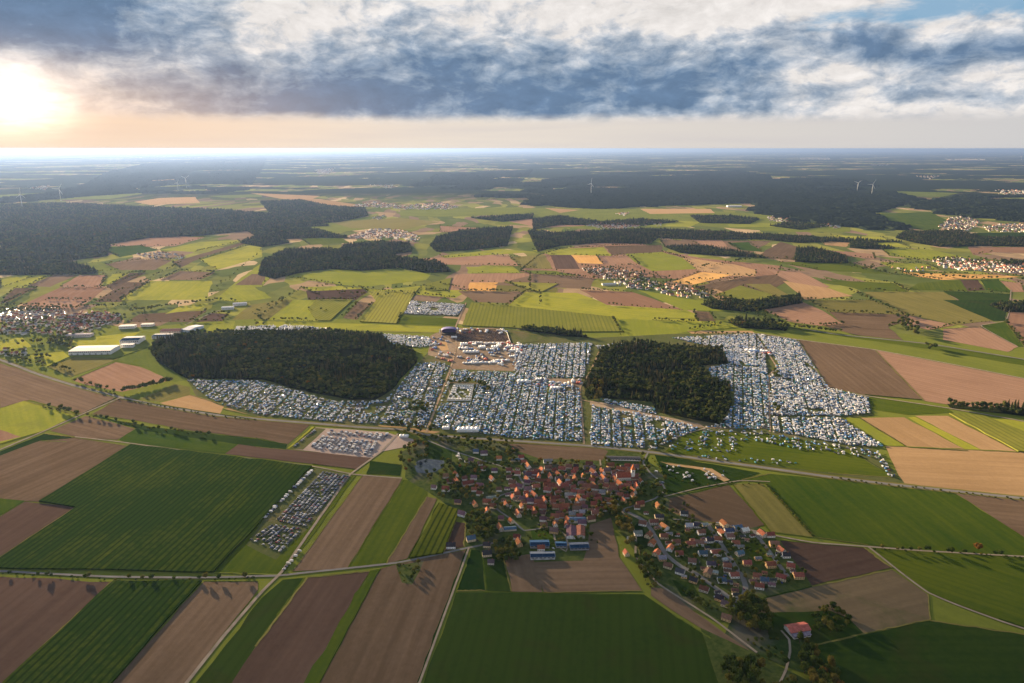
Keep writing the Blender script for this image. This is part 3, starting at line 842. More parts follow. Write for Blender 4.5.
CR = {}   # kind -> list of crown meshes, dense (near) and light (far)
for kind, mat in (('round', m_leaf), ('tall', m_leaf), ('bush', m_leaf), ('poplar', m_leaf), ('pine', m_need)):
    CR[kind] = [crown_mesh(kind, 10 + i, {'bush': 150, 'pine': 330, 'poplar': 300}.get(kind, 420), mat) for i in range(3)]
    CR[kind + '_far'] = [crown_mesh(kind, 40 + i, {'bush': 60, 'pine': 110}.get(kind, 130), mat) for i in range(4)]
CR['turning'] = [crown_mesh('tall', 90 + i, 420, m_turnlit) for i in range(2)]
CR['turning_far'] = [crown_mesh('round', 95 + i, 130, m_turnlit) for i in range(2)]
TRUNKS = {'round': trunk_mesh(6.5, .32), 'tall': trunk_mesh(9, .38), 'bush': trunk_mesh(1.8, .12), 'poplar': trunk_mesh(8, .28), 'pine': trunk_mesh(14, .24), 'turning': trunk_mesh(9, .36)}

FIXED = {}
def recolour(me, colr):
    me = me.copy()
    for i, m in enumerate(me.materials):
        if m is not None and m.name in OBJARGS:
            k = (m.name, tuple(colr))
            if k not in FIXED: r_, s_, v_, sc_, co_ = OBJARGS[m.name]; FIXED[k] = objcol(m.name + '_coloured', r_, s_, v_, sc_, co_, tuple(colr))
            me.materials[i] = FIXED[k]
    return me
for kind in ('round', 'tall'): CR[kind + '_wood'] = [crown_mesh(kind, 60 + i, 150, m_leafw) for i in range(4)]
# scatter: one stuff object made of instanced pieces
def src_collection(name, meshes):
    c = bpy.data.collections.new(name); names = []
    for me, nm, colr in meshes:
        if colr is not None: me = recolour(me, colr)
        o = bpy.data.objects.new(nm, me); c.objects.link(o)
        names.append(o.name)
    order = sorted(range(len(names)), key=lambda i: natkey(names[i]))
    rank = {i: r for r, i in enumerate(order)}
    return c, rank
def natkey(s):
    import re
    return [int(x) if x.isdigit() else x.lower() for x in re.split(r'(\d+)', s)]
def scatter(name, pts, rots, scales, idx, coll, label, cat, kind='stuff', group=None):
    me = bpy.data.meshes.new(name); n = len(pts)
    me.vertices.add(n); me.vertices.foreach_set('co', np.asarray(pts, dtype=np.float32).ravel())
    for nm, arr, ty in (('rz', rots, 'FLOAT'), ('idx', idx, 'INT')):
        a = me.attributes.new(nm, ty, 'POINT'); a.data.foreach_set('value', np.asarray(arr, dtype=np.float32 if ty == 'FLOAT' else np.int32))
    a = me.attributes.new('scl', 'FLOAT_VECTOR', 'POINT'); sc = np.asarray(scales, dtype=np.float32)
    if sc.ndim == 1: sc = np.repeat(sc[:, None], 3, 1)
    a.data.foreach_set('vector', sc.ravel())
    o = link(name, me); tag(o, label, cat, group, kind)
    ng = bpy.data.node_groups.new(name, 'GeometryNodeTree')
    ng.interface.new_socket('Geometry', in_out='INPUT', socket_type='NodeSocketGeometry')
    ng.interface.new_socket('Geometry', in_out='OUTPUT', socket_type='NodeSocketGeometry')
    N = ng.nodes; L = ng.links
    gi, go = N.new('NodeGroupInput'), N.new('NodeGroupOutput')
    ip = N.new('GeometryNodeInstanceOnPoints'); ci = N.new('GeometryNodeCollectionInfo')
    ci.inputs['Collection'].default_value = coll; ci.inputs['Separate Children'].default_value = True; ci.inputs['Reset Children'].default_value = True
    def att(nm, ty):
        q = N.new('GeometryNodeInputNamedAttribute'); q.data_type = ty; q.inputs['Name'].default_value = nm; return q.outputs['Attribute']
    cx = N.new('ShaderNodeCombineXYZ'); L.new(att('rz', 'FLOAT'), cx.inputs[2])
    L.new(gi.outputs[0], ip.inputs['Points']); L.new(ci.outputs[0], ip.inputs['Instance']); ip.inputs['Pick Instance'].default_value = True
    L.new(att('idx', 'INT'), ip.inputs['Instance Index']); L.new(cx.outputs[0], ip.inputs['Rotation']); L.new(att('scl', 'FLOAT_VECTOR'), ip.inputs['Scale'])
    L.new(ip.outputs[0], go.inputs[0])
    md = o.modifiers.new('instances', 'NODES'); md.node_group = ng
    return o

def inside(pt, poly):
    x, y = pt; c = False; n = len(poly)
    for i in range(n):
        x1, y1 = poly[i]; x2, y2 = poly[(i + 1) % n]
        if (y1 > y) != (y2 > y) and x < (x2 - x1) * (y - y1) / (y2 - y1) + x1: c = not c
    return c
def inside_np(X, Y, poly):
    c = np.zeros(X.shape, bool); n = len(poly)
    for i in range(n):
        x1, y1 = poly[i]; x2, y2 = poly[(i + 1) % n]
        if y1 == y2: continue
        k = ((y1 > Y) != (y2 > Y)) & (X < (x2 - x1) * (Y - y1) / (y2 - y1) + x1); c ^= k
    return c
def jgrid(poly, sp, jit=0.38, edge=None):
    a = np.array(poly); x0, y0 = a.min(0); x1, y1 = a.max(0)
    gx = np.arange(x0, x1, sp); gy = np.arange(y0, y1, sp * 0.9)
    X, Y = np.meshgrid(gx, gy); X = X + (np.arange(len(gy))[:, None] % 2) * sp / 2
    X = X + RNG.uniform(-jit, jit, X.shape) * sp; Y = Y + RNG.uniform(-jit, jit, Y.shape) * sp
    k = inside_np(X, Y, poly); return np.stack([X[k], Y[k]], 1)
def vnoise(X, Y, s, seed=0):
    """smooth value noise, for clumping"""
    r = np.random.default_rng(seed); T = r.random((64, 64))
    x = X / s; y = Y / s; xi = np.floor(x).astype(int); yi = np.floor(y).astype(int); fx = x - xi; fy = y - yi
    fx = fx * fx * (3 - 2 * fx); fy = fy * fy * (3 - 2 * fy)
    g = lambda a, b: T[a % 64, b % 64]
    return (g(xi, yi) * (1 - fx) + g(xi + 1, yi) * fx) * (1 - fy) + (g(xi, yi + 1) * (1 - fx) + g(xi + 1, yi + 1) * fx) * fy

wood_src, wr = src_collection('wood_sources', [(me, 'tree_crown', None) for k in ('round_wood', 'tall_wood', 'pine_far', 'turning_far') for me in CR[k]])
NB, NPi = 8, 4
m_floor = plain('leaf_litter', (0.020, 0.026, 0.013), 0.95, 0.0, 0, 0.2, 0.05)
def wood(s, sp, label, pine=0.5, hs=1.0, bare=0.0, name='woodland', seed=1, turning=0.015, exclude=None):
    poly = [G(*p) for p in wob(P(s))]
    pts = jgrid(poly, sp)
    cn = vnoise(pts[:, 0], pts[:, 1], 70, seed); cn2 = vnoise(pts[:, 0], pts[:, 1], 28, seed + 5)
    keep = (cn2 > bare) & (RNG.random(len(pts)) > bare * 0.3)
    if exclude is not None:
        for e in exclude: keep &= ~inside_np(pts[:, 0], pts[:, 1], [G(*p) for p in P(e)])
    pts, cn, cn2 = pts[keep], cn[keep], cn2[keep]; n = len(pts)
    isp = (cn + RNG.normal(0, 0.12, n)) < (0.5 + (pine - 0.5) * 0.9)
    tu = RNG.random(n) < turning
    idx = np.where(isp, RNG.integers(NB, NB + NPi, n), RNG.integers(0, NB, n)); idx = np.where(tu & ~isp, RNG.integers(NB + NPi, NB + NPi + 2, n), idx)
    idx = np.array([wr[int(i)] for i in idx])
    sc = hs * (0.62 + 0.6 * cn2 + RNG.normal(0, 0.2, n)).clip(0.4, 1.7)
    wide = np.maximum(sc, 1) * (sp / 8.5) ** 0.85
    sc3 = np.stack([wide, wide, sc], 1)
    p3 = np.concatenate([pts, np.full((n, 1), 0.0)], 1)
    scatter(name, p3, RNG.uniform(0, 6.28, n), sc3, idx, wood_src, label, 'woodland')
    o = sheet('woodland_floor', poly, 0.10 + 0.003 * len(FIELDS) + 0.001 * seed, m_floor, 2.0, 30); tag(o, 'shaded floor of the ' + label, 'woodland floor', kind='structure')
    return n
nt_ = 0
nt_ += wood('150,352 158,340 195,334 260,331 330,331 382,335 390,345 414,350 417,362 405,375 392,390 375,400 350,400 300,390 262,380 188,379 160,364', 9.0, 'large dark mixed wood left of the camp site', 0.36, .9, seed=3, exclude=['340,352 362,350 364,358 342,360'])
nt_ += wood('588,400 583,385 596,362 600,350 612,345 640,342 668,346 722,350 727,364 700,366 712,380 728,385 732,400 722,425 700,421 676,416 655,412 652,402 600,398', 9.0, 'dark wood with a notched edge in the middle of the camp', 0.38, .9, seed=8, exclude=['598,368 690,370 694,374 598,371', '594,391 654,393 654,397 594,395', '650,408 700,412 700,414 650,411'])
MID = [
 ('258,275 262,262 285,250 330,249 380,252 402,258 440,262 452,272 425,273 400,268 362,271 330,269 300,273 275,279', 13, 'ragged wood behind the sunlit green fields', .5),
 ('340,251 345,245 380,242 410,243 412,252 380,256', 13, 'wood strip below the white village', .5),
 ('436,252 430,246 436,238 460,231 512,227 512,246 470,250', 14, 'wood block left of the middle band', .6),
 ('512,252 512,231 560,233 640,229 720,232 768,234 840,239 905,242 860,243 800,240 768,239 700,240 658,238 650,244 600,243 560,246', 15, 'long dark wood band across the middle', .6),
 ('664,247 700,246 740,252 768,254 768,258 720,256 680,253', 13, 'narrow wood strip between brown fields', .5),
 ('795,262 796,250 810,248 845,256 848,263 820,263', 12, 'small wood by the brown slope', .6),
 ('850,243 870,243 895,249 875,249 850,248', 12, 'thin wood among pale fields', .5),
 ('895,238 905,232 960,231 980,238 1060,238 1060,247 985,246 940,247 915,243', 14, 'dark wood below the right village', .6),
 ('768,234 800,237 830,242 800,243 768,240', 13, 'low wood right of the long band', .5),
 ('0,270 30,268 70,262 98,271 95,274 40,275 0,275', 13, 'dark wood tongue at the left edge', .6),
 ('700,304 730,300 760,303 745,312 712,309', 11, 'copse by the far hamlet', .3),
 ('728,322 740,319 770,322 788,326 786,331 740,328', 10, 'copse above the right camp', .4),
 ('750,304 800,296 803,303 775,308 750,312', 11, 'hedge wood on the right slope', .4),
 ('520,330 524,327 545,329 575,333 590,338 560,336', 9, 'dark hedge wood above the camp', .5),
 ('988,305 1060,300 1060,312 1005,312', 12, 'dark wood at the right edge', .6),
 ('1000,407 1060,410 1060,420 985,412 950,408 947,404 980,408', 10, 'hedge wood along the pink slope', .4),
 ('240,243 256,235 280,237 290,243 262,247', 13, 'wood behind the yellow fields', .6),
 ('1000,262 1060,262 1060,266 1000,265', 13, 'wood at the far right village', .5),
]
for i, (s, sp, lab, pi_) in enumerate(MID): nt_ += wood(s, sp, lab, pi_, 1.0, seed=20 + i)
FARW = [
 ('0,270 0,205 60,203 145,207 230,210 256,212 300,215 330,226 280,228 240,232 200,236 150,238 110,244 108,256 60,262 20,268', 22, 'vast hazy forest at the left'),
 ('512,214 470,218 512,222 560,216 600,222 640,219 680,222 640,226 560,225 512,230', 22, 'scattered woods in the middle distance'),
 ('690,216 730,216 760,219 750,224 700,223', 20, 'wood clump beside the pale meadow'),
 ('256,230 300,226 350,238 320,238 262,240', 20, 'wood left of the white village'),
 ('256,222 256,202 300,200 330,206 365,208 368,216 340,222 300,225', 22, 'hazy wood behind the left glades'),
 ('770,226 790,222 830,226 800,230', 20, 'small far wood on the right'),
]
for i, (s, sp, lab) in enumerate(FARW): nt_ += wood(s, sp, lab, .6, 1.0, seed=50 + i)
print('wood trees', nt_)

# remote forests: too far for single trees, a rough canopy that stands above the fields
m_can, t_, b_ = new_mat('forest_canopy', 0.95, 0.0)
tc_ = t_.node('ShaderNodeTexCoord').outputs['Object']
t_.l.new(t_.ramp(t_.noise(tc_, 0.004, 6, 0.75), [(0.3, (0.008, 0.014, 0.009)), (0.55, (0.016, 0.024, 0.013)), (0.75, (0.030, 0.038, 0.016))]), b_.inputs['Base Color'])  # tones lowered: the canopy's own shade is put into the colour
def canopy_clump(seed, R=62.0, H=19.0, n=9):
    r = np.random.default_rng(seed); m = MB(); vs = []
    for j in range(n):
        for i in range(n):
            x, y = (i / (n - 1) * 2 - 1), (j / (n - 1) * 2 - 1); q = math.hypot(x, y)
            edge = max(abs(x), abs(y)) > .99 or q > 1.12
            vs.append((x * R * r.uniform(.94, 1.06), y * R * r.uniform(.94, 1.06), -1.0 if edge else H * r.uniform(.62, 1.08)))
    m.add(vs, [(j * n + i, j * n + i + 1, (j + 1) * n + i + 1, (j + 1) * n + i) for j in range(n - 1) for i in range(n - 1)])
    return m.mesh('canopy_clump', [m_can])
can_src, can_r = src_collection('canopy_sources', [(canopy_clump(i), 'canopy_clump', None) for i in range(4)])
def canopy(s, label, hole=.34):
    pts = jgrid([G(*p) for p in wob(P(s))], 88.0, .45)
    v = .6 * vnoise(pts[:, 0] + 90000, pts[:, 1] * .9, 1500, 31) + .4 * vnoise(pts[:, 0] + 90000, pts[:, 1], 520, 32)
    pts = pts[v > hole]; n = len(pts)
    scatter('forest', np.concatenate([pts, np.zeros((n, 1))], 1), RNG.uniform(0, 6.28, n), np.stack([RNG.uniform(.85, 1.2, n), RNG.uniform(.85, 1.2, n), RNG.uniform(.8, 1.15, n)], 1), [can_r[int(i)] for i in RNG.integers(0, 4, n)], can_src, label, 'forest')
    print('canopy', n)
canopy('512,203 512,186 560,178 640,172 740,171 768,176 768,205 740,203 690,205 640,207 600,209 550,206', 'blue hazy forest right of centre')
canopy('768,212 768,180 800,178 860,180 885,190 920,200 890,207 868,214 890,222 910,229 870,229 800,222', 'deep blue forest on the right')
canopy('905,205 960,196 1024,192 1100,192 1100,222 1024,222 980,218 940,214', 'deep blue forest at the right edge')
canopy('415,185 440,175 512,170 512,200 480,200 430,192', 'hazy forest left of centre')
canopy('110,172 160,161 256,158 262,166 256,190 210,194 140,193 90,196 0,204 0,199 60,192 90,184', 'pale forest under the sun')
# ---------------------------------------------------------------- buildings
m_roof = objcol('roof_tiles', 0.85, 0.06, 0.28, 0.35)
m_wall = objcol('rendered_wall', 0.9, 0.1, 0.10, 0.4)
m_win = plain('window_glass', (0.03, 0.035, 0.045), 0.15, 0.6, 0, 0.1)
m_solar = plain('solar_panels', (0.016, 0.040, 0.082), 0.9, 0.0, 0, 0.2, 0.2)
m_white = plain('white_sheet', (0.78, 0.77, 0.74), 0.6, 0.3, 0, 0.06, 0.4)
m_metal = plain('grey_metal', (0.35, 0.36, 0.38), 0.45, 0.5, 0.6, 0.1, 0.4)
m_brick = plain('chimney_brick', (0.24, 0.10, 0.07), 0.9, 0.1, 0, 0.2, 2.0)
m_dark = plain('dark_rubber', (0.03, 0.03, 0.03), 0.8, 0.2)

def house_meshes(L, Wd, e, pitch, ov=0.5, chim=True, half=0.0):
    """ridge along x; walls with gables and windows, a thick two-slope roof, a chimney"""
    rh = Wd / 2 * math.tan(math.radians(pitch)); a, b = L / 2, Wd / 2
    w = MB()
    vs = [(-a, -b, -0.5), (a, -b, -0.5), (a, b, -0.5), (-a, b, -0.5), (-a, -b, e), (a, -b, e), (a, b, e), (-a, b, e), (-a, 0, e + rh), (a, 0, e + rh)]
    w.add(vs, [(0, 1, 5, 4), (2, 3, 7, 6), (1, 2, 6, 9, 5), (3, 0, 4, 8, 7)], 0)
    def win(x, y, z, ax, sw=1.1, sh=1.3):
        q = 0.04
        if ax == 'y': s = 1 if y > 0 else -1; w.box(x - sw / 2, x + sw / 2, *sorted((y, y + s * q)), z, z + sh, 1)
        else: s = 1 if x > 0 else -1; w.box(*sorted((x, x + s * q)), y - sw / 2, y + sw / 2, z, z + sh, 1)
    n = max(2, int(L / 3.2))
    for st in range(1 if e < 4.5 else 2):
        for k in range(n):
            x = -a + (k + 0.5) * L / n
            for s in (-1, 1): win(x, s * b, 0.9 + st * 2.7, 'y')
        for s in (-1, 1):
            for yy in (-b * .45, b * .45): win(s * a, yy, 0.9 + st * 2.7, 'x')
    for s in (-1, 1): win(s * a, 0, e + rh * .2, 'x')
    wall = w.mesh('wall', [m_wall, m_win])
    r = MB(); t = 0.28; c = math.radians(pitch); dx = ov
    for s in (-1, 1):
        y0, z0 = s * (b + ov * math.cos(c)), e - ov * math.sin(c) + 0.02
        p = [(-a - dx, y0, z0), (a + dx, y0, z0), (a + dx, 0, e + rh + 0.02), (-a - dx, 0, e + rh + 0.02)]
        q = [(x, y, z + t) for x, y, z in p]
        fs = [(4, 5, 6, 7), (3, 2, 1, 0), (0, 1, 5, 4), (1, 2, 6, 5), (3, 0, 4, 7)]
        if s > 0: fs = [f_[::-1] for f_ in fs]
        r.add(p + q, fs, 0)
    roof = r.mesh('roof', [m_roof])
    k = MB(); k.box(a * .35, a * .35 + .8, -.9, -.2, e + rh * .6, e + rh + 1.1, 0); k.box(a * .35 - .08, a * .35 + .88, -.98, -.12, e + rh + 1.1, e + rh + 1.25, 0)
    return wall, roof, (k.mesh('chimney', [m_brick]) if chim else None)
HM = {
 'old': [house_meshes(13, 9, 4.2, 50), house_meshes(16, 9.5, 4.8, 52), house_meshes(11, 8.5, 3.8, 50)],
 'barn': [house_meshes(24, 12, 5.0, 46, chim=False), house_meshes(30, 13, 5.2, 44, chim=False)],
 'new': [house_meshes(12, 9.5, 3.6, 38), house_meshes(13.5, 10, 4.9, 33), house_meshes(11, 9, 3.4, 42)],
 'shed': [house_meshes(9, 6, 2.7, 30, .3, False), house_meshes(7, 5, 2.5, 22, .3, False)],
 'hall': [house_meshes(34, 16, 5.0, 18, .6, False)],
}
ROOFC = {'o': ((0.38, 0.14, 0.07), 'orange'), 'r': ((0.205, 0.078, 0.055), 'dark red'), 'b': ((0.17, 0.095, 0.07), 'brown'), 'p': ((0.15, 0.095, 0.11), 'purple grey'),  # o and r: sunlit and shaded slopes of red tiles, put into colour
         'd': ((0.055, 0.055, 0.065), 'charcoal'), 'g': ((0.26, 0.27, 0.29), 'pale grey'), 'u': ((0.07, 0.12, 0.19), 'blue'), 'w': ((0.60, 0.60, 0.60), 'white')}
WALLC = [((0.84, 0.83, 0.80), 'white'), ((0.66, 0.55, 0.38), 'cream'), ((0.55, 0.50, 0.44), 'beige'), ((0.82, 0.82, 0.82), 'white'), ((0.60, 0.42, 0.22), 'ochre')]
HOUSES = []      # (x, y, r) for keeping trees off
def house(px, py, rc, typ='old', yaw=None, var=None, wall=None, s=1.0, name=None, desc=None, group=None, at=None):
    x, y = at if at else G(px, py)
    if typ == 'barn': s *= 0.68
    if typ == 'old': s *= 0.80
    if typ == 'new': s *= 0.95
    if typ in ('old', 'shed', 'new') and any((x - h[0]) ** 2 + (y - h[1]) ** 2 < (4.5 * s + h[2] * .55) ** 2 for h in HOUSES): return None
    if yaw is None: yaw = RNG.choice([0, 90]) + RNG.normal(0, 8)
    v = HM[typ][RNG.integers(len(HM[typ])) if var is None else var]
    nm = name or {'old': 'village_house', 'barn': 'barn', 'new': 'house', 'shed': 'shed', 'hall': 'farm_hall'}[typ]
    root = bpy.data.objects.new(nm, None); COL.objects.link(root); root.location = (x, y, GROUND_Z); root.rotation_euler = (0, 0, math.radians(yaw)); root.scale = (s, s, s); root.empty_display_size = 2
    wc, wn = WALLC[wall if wall is not None else RNG.integers(len(WALLC))]
    rcol, rn = ROOFC[rc]; j = RNG.uniform(0.7, 1.3)
    link('wall', v[0], root, color=wc); rf = link('roof', v[1], root, color=tuple(c * j * RNG.uniform(.88, 1.12) for c in rcol))
    if v[2]: link('chimney', v[2], rf)
    big = {'old': 'steep house', 'barn': 'long barn', 'new': 'detached house', 'shed': 'small shed', 'hall': 'low hall'}[typ]
    later(root, desc or '%s with %s roof, %s walls' % (big, rn, wn), px, py, {'barn': 'barn', 'shed': 'shed', 'hall': 'hall'}.get(typ, 'house'), group or {'old': 'houses of the old village', 'new': 'houses of the estate'}.get(typ, 'farm buildings'))
    HOUSES.append((x, y, 7.0 * s * (1.6 if typ in ('barn', 'hall') else 1)))
    return root
def hs(s, typ, **kw):
    for w in s.split():
        q = w.split(','); x, y, c = float(q[0]), float(q[1]), q[2]
        yaw = float(q[3]) if len(q) > 3 else (90 + RNG.normal(19, 8) if c == 'o' else RNG.normal(0, 10))
        house(x, y, c, typ, yaw, **kw)
# old village (o = ridge running away from the camera, its left slope to the sun)
hs('476,453,u 484,455,p 499,460,o,0 513,452,o 471,462,p 480,465,p 521,459,r 524,464,r 528,468,o 509,472,r 527,481,o 550,478,o 457,483,o 450,483,r 446,491,r 434,489,p '
   '517,493,o 513,499,o 506,506,o 475,506,o 487,504,r 493,508,r 487,513,o 458,504,p 462,516,p 526,495,r 534,497,o 538,501,p 549,498,r 541,508,r 534,512,o 522,508,o '
   '547,487,r 555,488,r 499,491,b 556,509,r 548,477,r 562,471,r 567,479,o 575,480,o 583,478,o 593,474,o 594,487,o 602,474,o 603,480,o 586,469,p 576,468,d 615,481,o 635,469,p '
   '641,483,o 610,493,b 602,494,g 606,483,p 542,472,o 551,488,r 573,489,r 549,499,r 544,507,r 572,516,g 578,508,r 586,500,r 620,497,r 633,497,o 621,496,o 594,506,r 585,509,p '
   '640,506,r 637,509,b 568,497,g 558,495,r 582,514,g 451,548,d 517,539,r 519,545,o 541,550,r 544,527,b 522,509,r 518,516,o 555,526,o 554,533,p 555,519,r 543,521,p 582,525,p 591,521,r '
   '626,555,o 596,506,b 586,499,o 487,547,d 487,556,d 491,564,p 501,520,p 511,523,o 500,530,o 565,488,r 559,481,p 536,489,r 571,500,r 562,503,b 530,503,p 610,503,r 598,498,r 606,488,r', 'old')
hs('468,485,r 541,483,r 548,463,g 564,508,r 540,509,r 622,471,r 555,500,r 586,488,r 532,475,r 516,475,r', 'barn')
house(471, 541, 'u', 'old', 20, desc='blue and white house beside the narrow lane')
house(492, 499, 'g', 'hall', 10, s=.55); house(515, 461, 'u', 'hall', 5, s=.5); house(527, 473, 'u', 'hall', 8, s=.45); house(510, 530, 'u', 'hall', 8, s=.55)
house(577, 521.5, 'u', 'hall', 0, s=.75); house(571, 534, 'p', 'hall', 86, s=.85); house(580.5, 533.5, 'r', 'hall', 84, s=.8)

def hall(px, py, L, Wd, hgt, yaw, roofc, label, solar=False, wallc=(0.6, 0.6, 0.6), pitch=10, nm='hall', doors=0):
    x, y = G(px, py); root = bpy.data.objects.new(nm, None); COL.objects.link(root); root.location = (x, y, 0); root.rotation_euler = (0, 0, math.radians(yaw))
    a, b = L / 2, Wd / 2; rh = b * math.tan(math.radians(pitch))
    w = MB(); vs = [(-a, -b, -.5), (a, -b, -.5), (a, b, -.5), (-a, b, -.5), (-a, -b, hgt), (a, -b, hgt), (a, b, hgt), (-a, b, hgt), (-a, 0, hgt + rh), (a, 0, hgt + rh)]
    w.add(vs, [(0, 1, 5, 4), (2, 3, 7, 6), (1, 2, 6, 9, 5), (3, 0, 4, 8, 7)], 0)
    n = int(L / 5)
    for k in range(n):
        for s in (-1, 1):
            xx = -a + (k + .5) * L / n; w.box(xx - 1.8, xx + 1.8, *sorted((s * b, s * (b + .05))), hgt * .62, hgt * .85, 1)
    link('wall', w.mesh('wall', [m_wall, m_win]), root, color=wallc)
    r = MB(); c = math.radians(pitch); ov = .6
    for s in (-1, 1):
        y0, z0 = s * (b + ov), hgt - ov * math.tan(c) + .02
        p = [(-a - ov, y0, z0), (a + ov, y0, z0), (a + ov, 0, hgt + rh + .02), (-a - ov, 0, hgt + rh + .02)]; q = [(i, j, k + .3) for i, j, k in p]
        fs = [(4, 5, 6, 7), (3, 2, 1, 0), (0, 1, 5, 4), (1, 2, 6, 5), (3, 0, 4, 7)]
        r.add(p + q, [f_[::-1] for f_ in fs] if s > 0 else fs)
    rf = link('roof', r.mesh('roof', [m_roof]), root, color=roofc)
    if solar:
        sp = MB(); k = max(2, int(L / 12))
        for i in range(k):
            x0, x1 = -a + .25 + i * (L - .3) / k, -a + (i + 1) * (L - .3) / k
            y0, y1 = -b - .2, -.5; z0, z1 = hgt + .45 + (b + y0) * math.tan(c), hgt + .45 + (b + y1) * math.tan(c)
            sp.add([(x0, y0, z0), (x1, y0, z0), (x1, y1, z1), (x0, y1, z1), (x0, y0, z0 - .1), (x1, y0, z0 - .1), (x1, y1, z1 - .1), (x0, y1, z1 - .1)], [(0, 1, 2, 3), (7, 6, 5, 4), (0, 4, 5, 1), (1, 5, 6, 2), (2, 6, 7, 3), (3, 7, 4, 0)])
        link('solar_panel', sp.mesh('solar_panel', [m_solar]), rf)
    if doors:
        for i in range(doors):
            d = MB(); xx = -a + (i + .5) * L / doors; d.box(xx - 2.2, xx + 2.2, -b - .12, -b - .02, 0, min(4.5, hgt * .6)); link('gate', d.mesh('gate', [m_metal]), root)
    tag(root, label, 'hall'); HOUSES.append((x, y, max(a, b) + 2)); return root
hall(539.5, 546, 27, 14, 5, 2, (0.05, 0.12, 0.24), 'blue solar-roofed farm hall standing behind the other two', True, (.3, .3, .32), doors=2)
hall(542.5, 557.5, 34, 13, 5, 2, (0.16, 0.20, 0.26), 'pale blue grey farm hall with white front at the brown field edge', True, (.45, .47, .5), doors=3)
hall(579, 548, 27, 14, 4.5, 3, (0.10, 0.13, 0.19), 'grey blue farm hall right of the looping farm drive', True, (.25, .25, .28))
hall(561, 546.5, 15, 10, 4.5, 0, (0.05, 0.13, 0.26), 'small blue hall inside the looping farm drive', True, (.25, .25, .28))
hall(623, 459.5, 62, 13, 3.5, -3, (0.06, 0.065, 0.075), 'long low dark hall with white ends beside the main road', False, (.8, .8, .78), 8)
hall(797, 631, 26, 14, 5, 12, (0.42, 0.13, 0.10), 'lone farm hall with red roof at the lower right', False, (.5, .48, .46), 22, 'farm_hall', doors=3)
hall(800, 636, 22, 9, 3.5, 12, (0.22, 0.19, 0.24), 'low purple grey lean-to hall in front of the lone farm', False, (.5, .48, .46), 8, 'farm_hall')
hall(95, 352, 112, 55, 11, 4, (0.66, 0.64, 0.58), 'huge white warehouse with a flat pale roof at the left', False, (.72, .73, .74), 3, 'warehouse', doors=7)
hall(133, 342, 52, 50, 11, 6, (0.30, 0.33, 0.38), 'square hall with dark solar roof right of the white warehouse', True, (.7, .7, .72), 4, 'warehouse', doors=3)
hall(128, 347, 34, 14, 8, 6, (0.6, 0.6, 0.6), 'low white annex in front of the solar warehouse', False, (.7, .7, .7), 3, 'warehouse')
hall(128, 328, 46, 22, 8, 8, (0.70, 0.70, 0.68), 'white works hall behind the solar warehouse', False, (.7, .7, .7), 6, 'warehouse')
hall(148, 326, 36, 20, 7, 8, (0.62, 0.62, 0.58), 'pale works hall at the end of the row', False, (.66, .64, .6), 6, 'warehouse')
hall(163, 337.5, 52, 30, 8, 5, (0.42, 0.46, 0.52), 'blue grey hall left of the wood', True, (.72, .72, .72), 5, 'warehouse', doors=4)
hall(172, 332, 60, 30, 7, 5, (0.42, 0.20, 0.15), 'red-roofed works hall left of the wood', False, (.6, .5, .45), 14, 'warehouse')
hall(193, 330, 30, 62, 8, -18, (0.52, 0.54, 0.60), 'long pale hall aligned with the climbing lane', False, (.5, .6, .75), 6, 'warehouse')
hall(228, 309, 40, 24, 7, 15, (0.72, 0.72, 0.70), 'white farm hall on the lane behind the left town', False, (.72, .72, .72), 10, 'warehouse')
hall(240, 305, 46, 22, 7, 15, (0.60, 0.60, 0.62), 'grey white farm hall behind the other on the climbing lane', False, (.72, .72, .72), 10, 'warehouse')
hall(80, 336.5, 70, 24, 7, 5, (0.40, 0.36, 0.38), 'long purple grey hall at the foot of the left town', False, (.55, .5, .5), 10, 'warehouse')
hall(609, 285, 60, 20, 6, 8, (0.62, 0.62, 0.60), 'pale barn at the left end of the far hamlet', False, (.7, .68, .62), 12, 'barn')
hall(734, 207, 140, 40, 14, 3, (0.75, 0.75, 0.75), 'far white factory shining before the deep blue forest', False, (.75, .75, .75), 3, 'factory')

def church():
    x, y = G(625, 480); root = bpy.data.objects.new('church', None); COL.objects.link(root); root.location = (x, y, 0); root.rotation_euler = (0, 0, math.radians(4))
    wl, rf, _ = house_meshes(24, 11, 7.5, 52, chim=False)
    link('nave', wl, root, (-3, 0, 0), color=(.72, .68, .6)); link('roof', rf, root, (-3, 0, 0), color=(.26, .08, .05))
    t = MB(); t.box(10, 16, -3, 3, -.5, 20, 0)
    for s in (-1, 1):
        t.box(12.3, 13.7, *sorted((s * 3, s * 3.05)), 15.5, 18.2, 1); t.box(*sorted((13 + s * 3, 13 + s * 3.05)), -.7, .7, 15.5, 18.2, 1)
    link('tower', t.mesh('tower', [m_wall, m_win]), root, color=(.80, .76, .70))
    s = MB(); s.add([(9.6, -3.4, 20), (16.4, -3.4, 20), (16.4, 3.4, 20), (9.6, 3.4, 20), (13, -1.2, 29.5), (13, 1.2, 29.5)], [(0, 1, 4), (2, 3, 5), (1, 2, 5, 4), (3, 0, 4, 5), (3, 2, 1, 0)])
    sp = link('spire', s.mesh('spire', [m_roof]), root, color=(.50, .16, .06))
    c = MB(); c.cyl((13, 0, 29.3), (13, 0, 31.5), .09, .09, 6); c.box(12.4, 13.6, -.06, .06, 30.6, 30.8); link('cross', c.mesh('cross', [m_metal]), sp)
    tag(root, 'white village church with a saddle-roofed tower glowing orange', 'church'); HOUSES.append((x, y, 17))
church()

